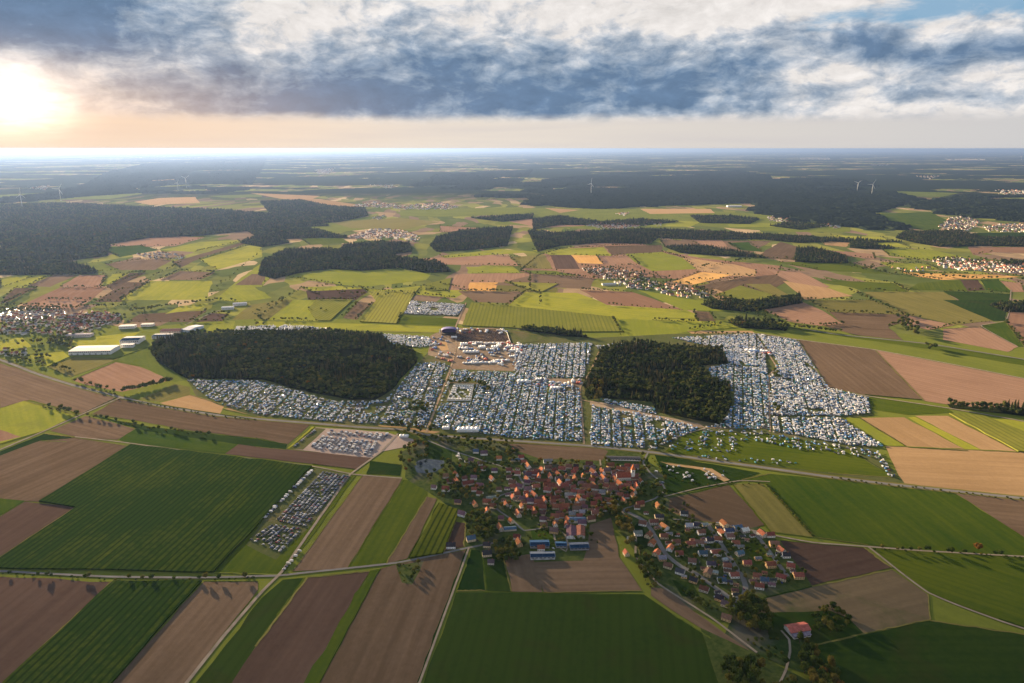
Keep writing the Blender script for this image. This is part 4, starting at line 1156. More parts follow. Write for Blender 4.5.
# the estate
hs('658,507.5,o 664,529,o 648.6,537,r,55 652,545,o,60 656.5,555,o,60 664,538,r 670,550,o,60 679,555.5,r 653.5,524,b 642.8,525,b 638,535,g 684,515,d 659,519,d 689,527.5,g 697,527,d 701,534,b '
   '709.5,542,d 699,545,b 690,546,r 702.6,555,u 715.5,555,r 692,563,b 662,560,g 724,526,o 728.7,533,u 722,534.5,o 730,538,b 737.5,530,u 744.5,532,w 735.6,545,r 739.5,555,u 747,565,r 727,568,r '
   '719,554,d 762,536,o 770,536.5,r 774,546,b 781,552,o 785.6,557,d 770,567,r 790.5,568,r 668,567.5,b,-30 680,573.5,d,-30 693.5,582,d,-30 704,591,b,-30 707.7,575,b,60 721.5,582,u 734,577,r '
   '719.5,600,d,-30 726,606,p,-30 726.5,619.5,b,-30 757,578,r 759,588,r 764,582,u 781,579.5,r,-30 798,578,r 711,566,d 676,544,b 718,541,r', 'new')
hs('737,609,g 792,578,u 646,514,b 707,549,d 684,578,g 742,538,d 769,556,g 630,540,g 758,560,g', 'shed')
# farther and filler houses
def poly_houses(s, n, cols, typ, dmin, **kw):
    poly = P(s); xs = [p[0] for p in poly]; ys = [p[1] for p in poly]; k = 0; tries = 0
    while k < n and tries < n * 60:
        tries += 1; px, py = RNG.uniform(min(xs), max(xs)), RNG.uniform(min(ys), max(ys))
        if not inside((px, py), poly): continue
        x, y = G(px, py)
        if any((x - h[0]) ** 2 + (y - h[1]) ** 2 < (dmin + h[2] * .5) ** 2 for h in HOUSES): continue
        if near_road(x, y, 6.5): continue
        c = cols[RNG.integers(len(cols))]; house(px, py, c, typ, (108 if c == 'o' else 0) + RNG.normal(0, 12), **kw); k += 1
poly_houses('505,478 560,466 640,466 640,495 600,515 575,530 548,528 520,505', 80, 'rrrobpbr', 'old', 7)
poly_houses('470,462 512,470 520,500 470,498 440,480', 10, 'rrbpo', 'old', 11)
poly_houses('505,470 640,466 640,500 560,525 500,505', 40, 'rbgpbd', 'shed', 5)
poly_houses('650,525 690,520 760,538 805,572 745,600 700,590', 30, 'rbgpd', 'shed', 5)

# distant settlements: one object of many small far-off roofs
far_src_meshes = []
def far_house_mesh(rc, wc, L, Wd, e, pitch):
    rh = Wd / 2 * math.tan(math.radians(pitch)); a, b = L / 2, Wd / 2; m = MB()
    vs = [(-a, -b, 0), (a, -b, 0), (a, b, 0), (-a, b, 0), (-a, -b, e), (a, -b, e), (a, b, e), (-a, b, e), (-a, 0, e + rh), (a, 0, e + rh)]
    m.add(vs, [(0, 1, 5, 4), (2, 3, 7, 6), (1, 2, 6, 9, 5), (3, 0, 4, 8, 7)], 0)
    o_ = .4
    for s in (-1, 1):
        p = [(-a - o_, s * (b + o_), e - .3), (a + o_, s * (b + o_), e - .3), (a + o_, 0, e + rh + .3), (-a - o_, 0, e + rh + .3)]
        m.add(p, [(3, 2, 1, 0) if s > 0 else (0, 1, 2, 3)], 1)
    mw = plain('far_wall', wc, .9, .1, 0, .05); mr = plain('far_roof', rc, .8, .2, 0, .15)
    return m.mesh('far_house', [mw, mr])
fh = [((.20, .075, .05), (.70, .66, .60)), ((.34, .12, .07), (.66, .61, .54)), ((.16, .09, .08), (.70, .67, .62)), ((.09, .09, .10), (.72, .70, .66)), ((.30, .11, .06), (.56, .47, .34)), ((.27, .27, .29), (.72, .70, .67))]
far_col, fr = src_collection('far_sources', [(far_house_mesh(r_, w_, 13 + i, 9.5, 5.0, 42), 'far_house', None) for i, (r_, w_) in enumerate(fh)])
FV = [  # polygon, spacing, share kept, size
 ('0,312 60,309 70,316 64,322 0,324', 20, .6, 1.0), ('0,324 60,322 78,312 105,312 118,316 112,325 85,333 50,336 0,334', 20, .75, 1.0), ('64,316 118,314 122,320 100,328 66,330', 17, .8, 1.0), ('0,350 28,350 30,356 0,357', 18, .7, 1.0),
 ('580,268 600,268 640,272 648,280 680,286 700,294 698,299 670,296 650,291 620,287 612,282 590,274', 24, .7, 1.05), ('690,289 705,292 712,297 700,298', 22, .8, 1.1),
 ('136,254 165,252 192,257 180,259 150,259', 28, .7, 1.1), ('348,237 372,229 400,230 422,237 416,242 390,238 360,239', 28, .8, 1.15),
 ('352,206 375,202 400,206 440,203 458,207 445,210 400,209', 38, .6, 1.5), ('586,226 612,222 640,226 620,230', 30, .8, 1.2), ('585,223 660,222 662,226 600,230', 34, .4, 1.2),
 ('938,227 950,218 965,216 980,222 975,228 960,234', 32, .85, 1.2), ('980,227 1000,224 1060,225 1060,233 990,232', 36, .7, 1.25), ('818,224 842,226 840,229 820,227', 32, .8, 1.2), ('768,216 795,219 793,223 768,221', 36, .7, 1.2),
 ('930,262 950,257 975,260 1060,266 1060,276 1000,272 950,270', 26, .8, 1.1), ('890,268 930,268 925,272 895,271', 28, .5, 1.1), ('615,214 630,212 625,216', 34, .7, 1.2), ('372,218 385,215 380,220', 34, .7, 1.2),
 ('315,170 335,168 330,174 318,174', 70, .8, 2.5), ('25,188 50,185 45,190', 60, .7, 2.2), ('370,185 395,185 390,189', 60, .6, 2.0), ('720,183 768,183 765,188 725,188', 60, .5, 2.0), ('915,176 940,176 930,179', 70, .7, 2.5), ('995,190 1060,191 1060,197 1000,196', 55, .5, 2.0),
 ('800,158 830,158 830,159.5 800,159.5', 140, .6, 5.0), ('870,164 890,164 888,165.5 872,165.5', 120, .7, 4.5), ('945,159 985,159 985,160.5 948,160.5', 140, .5, 5.0)]
fp, frz, fsc, fix = [], [], [], []
for s, sp, keep, sz in FV:
    pts = jgrid([G(*p) for p in P(s)], sp, .3); pts = pts[RNG.random(len(pts)) < keep]; n = len(pts)
    base = RNG.uniform(0, 1.5)
    fp += [(p[0], p[1], 0.0) for p in pts]; frz += list(base + RNG.integers(0, 2, n) * 1.5708 + RNG.normal(0, .15, n)); fsc += list(min(sz, 1.5) * .75 * RNG.uniform(.8, 1.25, n)); fix += [fr[int(i)] for i in RNG.integers(0, 6, n)]
scatter('distant_houses', fp, frz, fsc, fix, far_col, 'distant villages of red-roofed white houses spread over the plain', 'houses')
print('far houses', len(fp))

# ---------------------------------------------------------------- vehicles, tents
m_carp = objcol('car_paint', 0.25, 0.5, 0.03, 0.5, coat=0.6)
def car_mesh(L, Wd, hb, hc, van=False):
    m = MB(); a, b = L / 2, Wd / 2
    prof = [(-a, .35), (-a, hb * .92), (-a * .93, hb), (a * .52, hb), (a * .96, hb * .82), (a, hb * .6), (a, .35)]
    for s in (-1, 1): pass
    vs = [(x, -b, z) for x, z in prof] + [(x, b, z) for x, z in prof]; n = len(prof)
    m.add(vs, [tuple(range(n)), tuple(range(2 * n - 1, n - 1, -1))] + [(i, n + i, n + (i + 1) % n, (i + 1) % n) for i in range(n)], 0)
    x0, x1, x2, x3 = (-a * .96, -a * .9, a * .45, a * .62) if van else (-a * .88, -a * .62, a * .12, a * .5)
    t = .16
    vs = [(x0, -b + .03, hb), (x3, -b + .03, hb), (x3, b - .03, hb), (x0, b - .03, hb), (x1, -b + t, hc), (x2, -b + t, hc), (x2, b - t, hc), (x1, b - t, hc)]
    m.add(vs, [(0, 1, 5, 4), (1, 2, 6, 5), (2, 3, 7, 6), (3, 0, 4, 7)], 1); 
    m.add([(x1, -b + t, hc), (x2, -b + t, hc), (x2, b - t, hc), (x1, b - t, hc), (x1 + .05, -b + t + .05, hc + .06), (x2 - .05, -b + t + .05, hc + .06), (x2 - .05, b - t - .05, hc + .06), (x1 + .05, b - t - .05, hc + .06)],
          [(4, 5, 6, 7), (0, 1, 5, 4), (1, 2, 6, 5), (2, 3, 7, 6), (3, 0, 4, 7)], 0)
    for wx in (-a * .62, a * .62):
        for s in (-1, 1): m.cyl((wx, s * (b - .2), .33), (wx, s * (b + .01), .33), .33, .33, 10, 2)
    return m.mesh('car', [m_carp, m_win, m_dark])
def van_mesh(L=6.2, Wd=2.2, h=2.8):
    m = MB(); a, b = L / 2, Wd / 2
    prof = [(-a, .4), (-a, h - .15), (-a + .15, h), (a * .45, h), (a * .62, h - .5), (a * .9, 1.3), (a, 1.0), (a, .4)]
    n = len(prof); vs = [(x, -b, z) for x, z in prof] + [(x, b, z) for x, z in prof]
    m.add(vs, [tuple(range(n)), tuple(range(2 * n - 1, n - 1, -1))] + [(i, n + i, n + (i + 1) % n, (i + 1) % n) for i in range(n)], 0)
    for s in (-1, 1):
        for x in (-a * .55, -a * .05): m.box(x - .5, x + .5, *sorted((s * b, s * (b + .03))), 1.5, 2.1, 1)
        for wx in (-a * .6, a * .65): m.cyl((wx, s * (b - .22), .36), (wx, s * (b + .02), .36), .36, .36, 10, 2)
    m.box(a * .66, a * .7, -b * .85, b * .85, 1.55, 2.1, 1)
    return m.mesh('campervan', [m_carp, m_win, m_dark])
def caravan_mesh():
    m = MB(); prof = [(-2.4, .5), (-2.5, 1.6), (-2.2, 2.55), (2.0, 2.6), (2.45, 1.6), (2.3, .5)]
    n = len(prof); vs = [(x, -1.1, z) for x, z in prof] + [(x, 1.1, z) for x, z in prof]
    m.add(vs, [tuple(range(n)), tuple(range(2 * n - 1, n - 1, -1))] + [(i, n + i, n + (i + 1) % n, (i + 1) % n) for i in range(n)], 0)
    for s in (-1, 1):
        m.box(-1.6, -.4, *sorted((s * 1.1, s * 1.13)), 1.4, 2.0, 1); m.box(.5, 1.5, *sorted((s * 1.1, s * 1.13)), 1.4, 2.0, 1); m.cyl((0, s * .9, .33), (0, s * 1.12, .33), .33, .33, 10, 2)
    m.box(2.3, 3.4, -.06, .06, .5, .6, 2)
    return m.mesh('caravan', [m_carp, m_win, m_dark])
m_tent = objcol('tent_cloth', 0.7, 0.3, 0.12, 0.8)
def dome_mesh(rx, ry, h, seed):
    m = MB(); A, B = 10, 4; vs = []
    for j in range(B):
        ph = j / B * math.pi / 2
        for i in range(A):
            t = 2 * math.pi * i / A; k = 1 + .05 * math.cos(2 * t * 2 + seed)
            vs.append((rx * math.cos(ph) ** .7 * math.cos(t) * k, ry * math.cos(ph) ** .7 * math.sin(t) * k, h * math.sin(ph)))
    vs.append((0, 0, h)); fs = [(j * A + i, j * A + (i + 1) % A, (j + 1) * A + (i + 1) % A, (j + 1) * A + i) for j in range(B - 1) for i in range(A)] + [((B - 1) * A + i, (B - 1) * A + (i + 1) % A, B * A) for i in range(A)]
    m.add(vs, fs, 0); m.add([(rx * .98, -.5, .02), (rx * 1.06, -.5, .02), (rx * .8, -.35, h * .6), (rx * .98, .5, .02), (rx * 1.06, .5, .02), (rx * .8, .35, h * .6)], [(0, 1, 2), (1, 4, 5, 2), (4, 3, 5)], 1)
    return m.mesh('tent', [m_tent, m_dark])
def gazebo_mesh(s=1.6, awn=False):
    m = MB()
    for x in (-1, 1):
        for y in (-1, 1): m.box(x * s - .04, x * s + .04, y * s - .04, y * s + .04, 0, 2.1, 1)
    r = s + .15
    m.add([(-r, -r, 2.05), (r, -r, 2.05), (r, r, 2.05), (-r, r, 2.05), (0, 0, 3.0), (-r, -r, 1.8), (r, -r, 1.8), (r, r, 1.8), (-r, r, 1.8)],
          [(0, 1, 4), (1, 2, 4), (2, 3, 4), (3, 0, 4), (5, 6, 1, 0), (6, 7, 2, 1), (7, 8, 3, 2), (8, 5, 0, 3)], 0)
    return m.mesh('pavilion', [m_tent, m_metal])
M_car = [car_mesh(4.4, 1.8, .92, 1.45), car_mesh(4.7, 1.85, .98, 1.62, True)]
M_van = van_mesh(); M_crv = caravan_mesh(); M_dome = [dome_mesh(2.2, 1.7, 1.5, 0), dome_mesh(2.8, 1.6, 1.7, 1)]; M_gaz = gazebo_mesh()
CARC = [((.62, .63, .65), 'white'), ((.45, .46, .48), 'silver'), ((.035, .035, .04), 'black'), ((.12, .125, .135), 'grey'), ((.03, .07, .20), 'blue'), ((.25, .025, .02), 'red'), ((.07, .075, .085), 'dark grey')]
CARW = [.15, .15, .24, .16, .13, .05, .12]
TENC = [((.06, .17, .38), 'blue'), ((.03, .22, .24), 'teal'), ((.05, .13, .07), 'green'), ((.30, .32, .34), 'grey'), ((.04, .06, .13), 'navy'), ((.50, .48, .42), 'sand coloured'), ((.20, .40, .55), 'pale blue')]
TENW = [.26, .17, .13, .14, .12, .07, .11]
GAZC = [((.70, .71, .73), 'white'), ((.10, .25, .55), 'blue'), ((.05, .16, .10), 'green'), ((.35, .50, .65), 'pale blue')]
GAZW = [.36, .28, .12, .24]  # blue shares raised: blue shade on white canopies put into their colours
VANC = [((.70, .70, .70), 'white'), ((.70, .66, .56), 'cream'), ((.40, .42, .45), 'silver'), ((.10, .14, .25), 'dark blue')]
VANW = [.62, .12, .14, .12]
ITEMS = []   # kind, x, y, rot, colour index, scale
def put(kind, x, y, rot, sc=1.0):
    w = {'car': CARW, 'tent': TENW, 'pavilion': GAZW, 'campervan': VANW, 'caravan': VANW}[kind]
    ITEMS.append((kind, x, y, rot, int(RNG.choice(len(w), p=np.array(w) / sum(w))), sc))
# grass car park: rows along the field edge, cars nose to the lane
def car_rows(a0, a1, b0, b1, rows, gap_prob, step=2.7, skew=0.0, mix=('car',), double=True):
    """rows run from edge a (a0->b0) to edge (a1->b1), laid out on the ground"""
    A0, A1, B0, B1 = (np.array(G(*p)) for p in (a0, a1, b0, b1))
    for r in range(rows):
        t = (r + .5) / rows; s = A0 + (A1 - A0) * t; e = B0 + (B1 - B0) * t; d = e - s; L = np.linalg.norm(d); d = d / L; nr = np.array([-d[1], d[0]]); ang = math.atan2(nr[1], nr[0])
        k = int(L / step); run = 0
        for i in range(k):
            if run > 0: run -= 1; continue
            if RNG.random() < gap_prob: run = RNG.integers(0, 2); continue
            for off in ((-2.6, 2.6) if double else (0,)):
                if RNG.random() < .1: continue
                q = s + d * (i + .5) * step + nr * (off + RNG.normal(0, .2))
                put(mix[RNG.integers(len(mix))], q[0], q[1], ang + RNG.normal(0, .04) + (math.pi if RNG.random() < .5 else 0), RNG.uniform(.95, 1.1))
car_rows((275, 521), (306, 527), (322, 472), (350, 476), 8, .12, double=False)
car_rows((264, 519), (264, 519), (315, 468), (315, 468), 1, .25, mix=('car', 'campervan'), double=False)
car_rows((249, 540), (281, 553), (271, 525), (306, 528), 8, .16, double=False)
# long gravel car park
car_rows((308, 448), (372, 456), (322, 436), (378, 442), 13, .08, step=2.8, double=False, mix=('car', 'car', 'campervan'))
car_rows((326, 434), (386, 440), (330, 430.5), (390, 434), 12, .15, step=2.8, double=False, mix=('car', 'car', 'campervan'))
car_rows((294, 447), (294, 447), (317, 429), (317, 429), 1, .35, step=3, double=False)
# cars in the lane at the crossroads
car_rows((283, 571), (283, 571), (303, 548), (303, 548), 1, .35, step=6.2, mix=('campervan', 'car'), double=False)
car_rows((240, 578), (240, 578), (275, 576), (275, 576), 1, .45, step=6.5, double=False)

CAMP = [
 ('-40,309 58,308 68,313 60,319 0,322 -40,323', ((30, 320), (36, 309)), 26, 6, .16, (.4, .2, .1, .15, .15)),  # polygon, direction line (two px points), strip width, gap, density, mix weights (car, tent, pavilion, van, caravan)
 ('187,380 256,381 296,391 335,402 368,402 385,401 400,384 418,364 440,362 449,366 427,428 384,424 330,422 262,415 225,406 205,396', ((440, 400), (452, 364)), 24, 6, .74, (.30, .36, .14, .11, .09)),
 ('452,370 516,373 580,389 582,442 512,438 432,428', ((560, 440), (563, 390)), 21, 5.5, .93, (.26, .40, .20, .08, .06)),
 ('516,345 592,343 585,378 530,378 512,371', ((560, 378), (565, 345)), 17, 5, .97, (.26, .25, .16, .18, .15)),
 ('592,406 655,417 700,428 655,449 588,445', ((620, 446), (618, 410)), 22, 6, .96, (.26, .38, .20, .09, .07)),
 ('600,399 655,408 656,415 606,404', ((620, 446), (618, 410)), 22, 3, .85, (.25, .35, .15, .13, .12)),
 ('672,338 755,334 766,352 768,375 728,362 724,350', ((720, 350), (722, 336)), 22, 4, .98, (.27, .17, .14, .22, .20)),
 ('708,368 728,364 728,350 768,366 769,430 703,427 724,424 734,400 730,385 712,380', ((745, 428), (744, 370)), 21, 5.5, .95, (.26, .40, .20, .08, .06)),
 ('757,334 797,341 828,388 868,398 870,414 842,416 770,416 771,376 778,364', ((790, 410), (780, 350)), 24, 3.5, .98, (.26, .2, .14, .21, .19)),
 ('771,418 840,418 885,447 850,446 800,436 771,432', ((800, 434), (797, 420)), 20, 6, .95, (.25, .27, .14, .18, .16)),
 ('700,429 770,433 850,448 880,452 870,458 800,450 760,442 700,440', ((745, 445), (746, 432)), 24, 9, .35, (.3, .35, .12, .13, .10)),
 ('664,449 700,436 740,444 735,452 700,452', ((700, 450), (702, 438)), 26, 10, .35, (.3, .35, .12, .13, .10)),
 ('878,452 895,476 890,478 874,455', ((890, 474), (882, 454)), 20, 2, .6, (.4, .2, .1, .2, .1)),
 ('695,455 800,462 800,466 700,459', ((745, 465), (746, 458)), 30, 10, .3, (.4, .3, .1, .1, .1)),
 ('411,301 465,305 457,316 404,314', ((430, 315), (436, 302)), 30, 3, .95, (.5, .05, .03, .25, .17)),
 ('380,334 428,337 438,345 418,348 392,344', ((410, 345), (414, 336)), 30, 3, .85, (.35, .15, .1, .25, .15)),
 ('256,328 300,326 330,329 330,331 256,331', ((290, 331), (292, 327)), 40, 4, .8, (.3, .0, .1, .4, .2)),
 ('236,327 290,325 290,330 234,335', ((250, 333), (254, 326)), 40, 4, .8, (.3, .0, .1, .4, .2)),
 ('596,346 640,343 640,344 598,350', ((610, 348), (611, 344)), 30, 3, .9, (.25, .2, .15, .2, .2)),
]
kinds_ = ['car', 'tent', 'pavilion', 'campervan', 'caravan']
TENTSQ = [G(*p) for p in P('442,403 450,382 476,382 473,403')]
def camp(s, line, sw, gap, DEN, mixw):
    poly = [G(*p) for p in P(s)]; a, b = np.array(G(*line[0])), np.array(G(*line[1])); d = (b - a) / np.linalg.norm(b - a); nr = np.array([d[1], -d[0]])
    A = np.array(poly); U = A @ nr; V = A @ d; u = U.min(); w = np.array(mixw) / sum(mixw)
    while u < U.max():
        cu = u + gap
        while cu < u + sw:
            v = V.min() + RNG.uniform(0, 4); dens = min(1, DEN * RNG.uniform(.9, 1.05))
            while v < V.max():
                x, y = d * v + nr * (cu + RNG.normal(0, .8)); v += RNG.uniform(3.8, 6.3)
                hole = vnoise(np.array([x + 5000]), np.array([y]), 34, 5)[0]
                if hole < .10 or RNG.random() > dens or not inside((x, y), poly) or inside((x, y), TENTSQ): continue
                k = kinds_[RNG.choice(5, p=w)]
                put(k, x, y, math.atan2(d[1], d[0]) + RNG.integers(0, 4) * math.pi / 2 + RNG.normal(0, .2), RNG.uniform(.85, 1.25) if k in ('tent', 'pavilion') else 1.0)
            cu += RNG.uniform(4.0, 5.0)
        u += sw
for args in CAMP: camp(*args)
# market by the road and the white-van yard
for s, n in (('666,466 690,466 700,478 688,484 672,476', 15), ('703,468 724,470 722,480 706,482', 13), ('655,470 665,486 661,488 652,474', 6), ('455,452 470,458 474,466 458,460', 12)):
    poly = P(s)
    for _ in range(n):
        while True:
            q = (RNG.uniform(min(p[0] for p in poly), max(p[0] for p in poly)), RNG.uniform(min(p[1] for p in poly), max(p[1] for p in poly)))
            if inside(q, poly): break
        x, y = G(*q); put(['campervan', 'car', 'caravan'][RNG.integers(3)], x, y, RNG.uniform(0, 3))
for _ in range(60):      # parked in the village and along its streets
    h = HOUSES[RNG.integers(len(HOUSES))]; th = RNG.uniform(0, 6.28)
    if h[1] < 1400: put('car', h[0] + math.cos(th) * (h[2] + 3.5), h[1] + math.sin(th) * (h[2] + 3.5), RNG.uniform(0, 3))
print('camp items', len(ITEMS), {k: sum(1 for i in ITEMS if i[0] == k) for k in kinds_})

MEAN = {'car': ('car', CARC, 'cars of the festival visitors'), 'tent': ('tent', TENC, 'tents on the camp site'), 'pavilion': ('pavilion', GAZC, 'pavilion canopies on the camp site'), 'campervan': ('camper van', VANC, 'camper vans of the festival visitors'), 'caravan': ('caravan', VANC, 'caravans on the camp site')}
def mesh_of(kind, r): return {'car': M_car[r % 2], 'tent': M_dome[r % 2], 'pavilion': M_gaz, 'campervan': M_van, 'caravan': M_crv}[kind]
DESC = {'car': '%s car parked on the grass', 'tent': '%s dome tent', 'pavilion': '%s pavilion canopy', 'campervan': '%s boxy camper van', 'caravan': '%s rounded caravan'}
ZF = 3.5     # objects stand on the field sheets
def zat(x, y): return 0.0
for kind in kinds_:
    it = [i for i in ITEMS if i[0] == kind]; it.sort(key=lambda i: i[1] ** 2 + i[2] ** 2)
    near, rest = it[:300], it[300:]
    cat, cols, grp = MEAN[kind]
    for n_, (k, x, y, rot, ci, sc) in enumerate(near):
        o = link(kind, mesh_of(kind, n_), None, (x, y, GROUND_Z), rot, cols[ci][0], sc)
        px, py = PX(x, y); later(o, DESC[kind] % cols[ci][1], px, py, cat, grp)
    if rest:
        src, rk = src_collection(kind + '_sources', [(mesh_of(kind, v), kind, c_[0]) for c_ in cols for v in (0, 1)])
        n = len(rest)
        scatter({'car': 'camp_cars', 'tent': 'camp_tents', 'pavilion': 'camp_pavilions', 'campervan': 'camp_vans', 'caravan': 'camp_caravans'}[kind], [(i[1], i[2], GROUND_Z) for i in rest], [i[3] for i in rest], [i[5] for i in rest],
                [rk[i[4] * 2 + (j % 2)] for j, i in enumerate(rest)], src, 'the farther mass of %ss crowding the festival camp' % cat, cat + 's')

# ---------------------------------------------------------------- festival ground
def big_tent(px, py, L, Wd, h, yaw, label, bays=3, col=(.85, .85, .84), nm='marquee'):
    x, y = G(px, py); root = bpy.data.objects.new(nm, None); COL.objects.link(root); root.location = (x, y, GROUND_Z); root.rotation_euler = (0, 0, math.radians(yaw))
    a, b = L / 2, Wd / 2; r = MB(); c = MB()
    for k in range(bays):
        x0, x1 = -a + k * L / bays, -a + (k + 1) * L / bays; xm = (x0 + x1) / 2
        r.add([(x0, -b, h * .6), (x1, -b, h * .6), (x1, b, h * .6), (x0, b, h * .6), (xm, -b * .35, h), (xm, b * .35, h)], [(0, 1, 4), (1, 2, 5, 4), (2, 3, 5), (3, 0, 4, 5)], 0)
    c.box(-a + .1, a - .1, -b + .1, b - .1, 0, h * .6 + .02)
    link('canopy', r.mesh('canopy', [m_tent]), root, color=col); link('side_wall', c.mesh('side_wall', [m_tent]), root, color=tuple(v * .9 for v in col))
    tag(root, label, 'marquee', 'marquees of the festival'); return root
MQ = [(464, 344.5, 22, 10, 6), (463, 349, 26, 9, 6), (471, 352.5, 46, 8, 6), (483, 348, 16, 14, 7), (495, 348, 20, 14, 7), (499, 346, 14, 10, 6), (510, 347, 20, 8, 6), (515, 351, 26, 9, 6), (520, 346, 14, 10, 6),
      (476, 343, 40, 5, 4), (494, 343.5, 60, 5, 4), (468, 431, 44, 16, 8), (446, 429, 14, 9, 6), (523, 382, 28, 10, 6), (555, 389, 22, 10, 6), (539, 380, 16, 7, 5), (553, 349, 18, 8, 6), (751, 351, 34, 9, 6), (764, 352, 26, 7, 5),
      (486, 363, 60, 6, 4), (470, 363.5, 40, 5, 4), (503, 361, 36, 6, 5), (512, 357, 16, 8, 5), (454, 338, 18, 8, 6), (404, 437, 18, 8, 5), (724, 419, 20, 9, 6), (474, 345, 12, 9, 5)]
for i, (px, py, L, Wd, h) in enumerate(MQ):
    o = big_tent(px, py, L, Wd, h, 2 if py < 400 else 0, '', 3 if L < 40 else 5)
    later(o, 'white marquee about %d metres long' % L, px, py, 'marquee', 'marquees of the festival')
k = 0
for s, n in (('458,343 522,343 524,366 460,366', 70), ('428,338 450,336 452,362 430,358', 26), ('500,340 522,346 522,356 508,352', 22), ('528,378 582,380 582,387 532,386', 26), ('455,329 505,329 509,334 460,333', 20), ('744,349 772,352 772,356 748,354', 14)):
    poly = P(s)
    for _ in range(n):
        while True:
            q = (RNG.uniform(min(p[0] for p in poly), max(p[0] for p in poly)), RNG.uniform(min(p[1] for p in poly), max(p[1] for p in poly)))
            if inside(q, poly): break
        L = RNG.uniform(5, 15); cc = [(.82, .82, .80), (.7, .68, .62), (.45, .46, .5), (.10, .10, .14), (.5, .12, .08), (.1, .2, .42), (.82, .82, .80)][RNG.integers(7)]
        o = big_tent(q[0], q[1], L, RNG.uniform(4, 8), RNG.uniform(3.5, 5.5), RNG.choice([0, 90]) + RNG.normal(0, 8), '', max(1, int(L / 5)), cc, 'market_stall')
        later(o, '%s stall tent' % ('white' if min(cc) > .6 else 'dark' if max(cc) < .2 else 'coloured'), q[0], q[1], 'stall', 'stall tents of the festival ground')
def stage():
    x, y = G(449, 334); root = bpy.data.objects.new('stage', None); COL.objects.link(root); root.location = (x, y, GROUND_Z); root.rotation_euler = (0, 0, math.radians(4))
    f_ = MB(); f_.box(-22, 22, -11, 11, 0, 2.2); link('platform', f_.mesh('platform', [m_dark]), root)
    r = MB(); n = 8
    for i in range(n):
        t0, t1 = math.pi * i / n, math.pi * (i + 1) / n
        p = [(-23 * math.cos(t0), 13 + 7 * math.sin(t0)), (-23 * math.cos(t1), 13 + 7 * math.sin(t1))]
        r.add([(p[0][0], -12, p[0][1]), (p[1][0], -12, p[1][1]), (p[1][0], 12, p[1][1]), (p[0][0], 12, p[0][1]), (p[0][0], -12, p[0][1] - .6), (p[1][0], -12, p[1][1] - .6), (p[1][0], 12, p[1][1] - .6), (p[0][0], 12, p[0][1] - .6)],
              [(0, 1, 2, 3), (7, 6, 5, 4), (0, 4, 5, 1), (2, 6, 7, 3)])
    link('roof', r.mesh('roof', [m_tent]), root, color=(.10, .10, .32))
    b = MB(); b.box(-22, 22, 10.5, 11.2, 2.2, 17); link('backdrop', b.mesh('backdrop', [m_tent]), root, color=(.06, .05, .16))
    for s in (-1, 1):
        t = MB()
        for a in (-1, 1):
            for c in (-1, 1): t.box(s * 27 + a * 2.4 - .15, s * 27 + a * 2.4 + .15, c * 2.4 - .15, c * 2.4 + .15, 0, 15)
        for z in (3, 6, 9, 12, 14.8): t.box(s * 27 - 2.4, s * 27 + 2.4, -2.4, 2.4, z, z + .25)
        link('tower', t.mesh('tower', [m_metal]), root)
        c = MB(); c.box(s * 24.5 - 1, s * 24.5 + 1, -11.6, -10.2, 7, 15); link('speaker_array', c.mesh('speaker_array', [m_dark]), root)
    tag(root, 'large festival stage with dark blue arched roof behind the dirt infield', 'stage')
stage()
# audience and stalls before the stage: many people, read from here as a dark mass
def people_mesh(seed):
    r = np.random.default_rng(seed); m = MB()
    m.box(-.14, -.02, -.1, .1, 0, .85, 1, -.01); m.box(.02, .14, -.1, .1, 0, .85, 1, -.01); m.box(-.22, .22, -.13, .13, .85, 1.45, 0, .03)
    m.box(-.30, -.22, -.07, .07, .8, 1.42, 0, .01); m.box(.22, .30, -.07, .07, .8, 1.42, 0, .01)
    m.cyl((0, 0, 1.45), (0, 0, 1.55), .06, .06, 6, 2); m.cyl((0, 0, 1.53), (0, 0, 1.66), .08, .11, 8, 2, True); m.cyl((0, 0, 1.66), (0, 0, 1.78), .11, .05, 8, 1, True)
    return m.mesh('person', [m_tent, m_dark, plain('skin', (.45, .28, .2), .6)])
psrc, prk = src_collection('people_sources', [(people_mesh(i), 'person', c_) for i, c_ in enumerate([(.05, .05, .06), (.05, .05, .14), (.14, .05, .10), (.5, .5, .5), (.05, .06, .12), (.25, .18, .12)])])
pp = []
for s, sp in (('449,334 470,330 502,331 509,341 478,341 455,341', 2.0), ('470,353 512,354 516,361 470,360', 5.5), ('452,343 520,343 516,362 454,362', 8)):
    q = jgrid([G(*p) for p in P(s)], sp, .48); cn = vnoise(q[:, 0], q[:, 1], 18, 77); pp += [tuple(v) for v, c_ in zip(q, cn) if c_ > .3]
n = len(pp); scatter('crowd', [(p[0], p[1], GROUND_Z) for p in pp], RNG.uniform(0, 6.28, n), RNG.uniform(.92, 1.08, n), [prk[int(i)] for i in RNG.choice(6, n, p=[.36, .24, .1, .1, .12, .08])], psrc, 'dark crowd of festival visitors standing before the stage', 'crowd')
print('crowd', n)
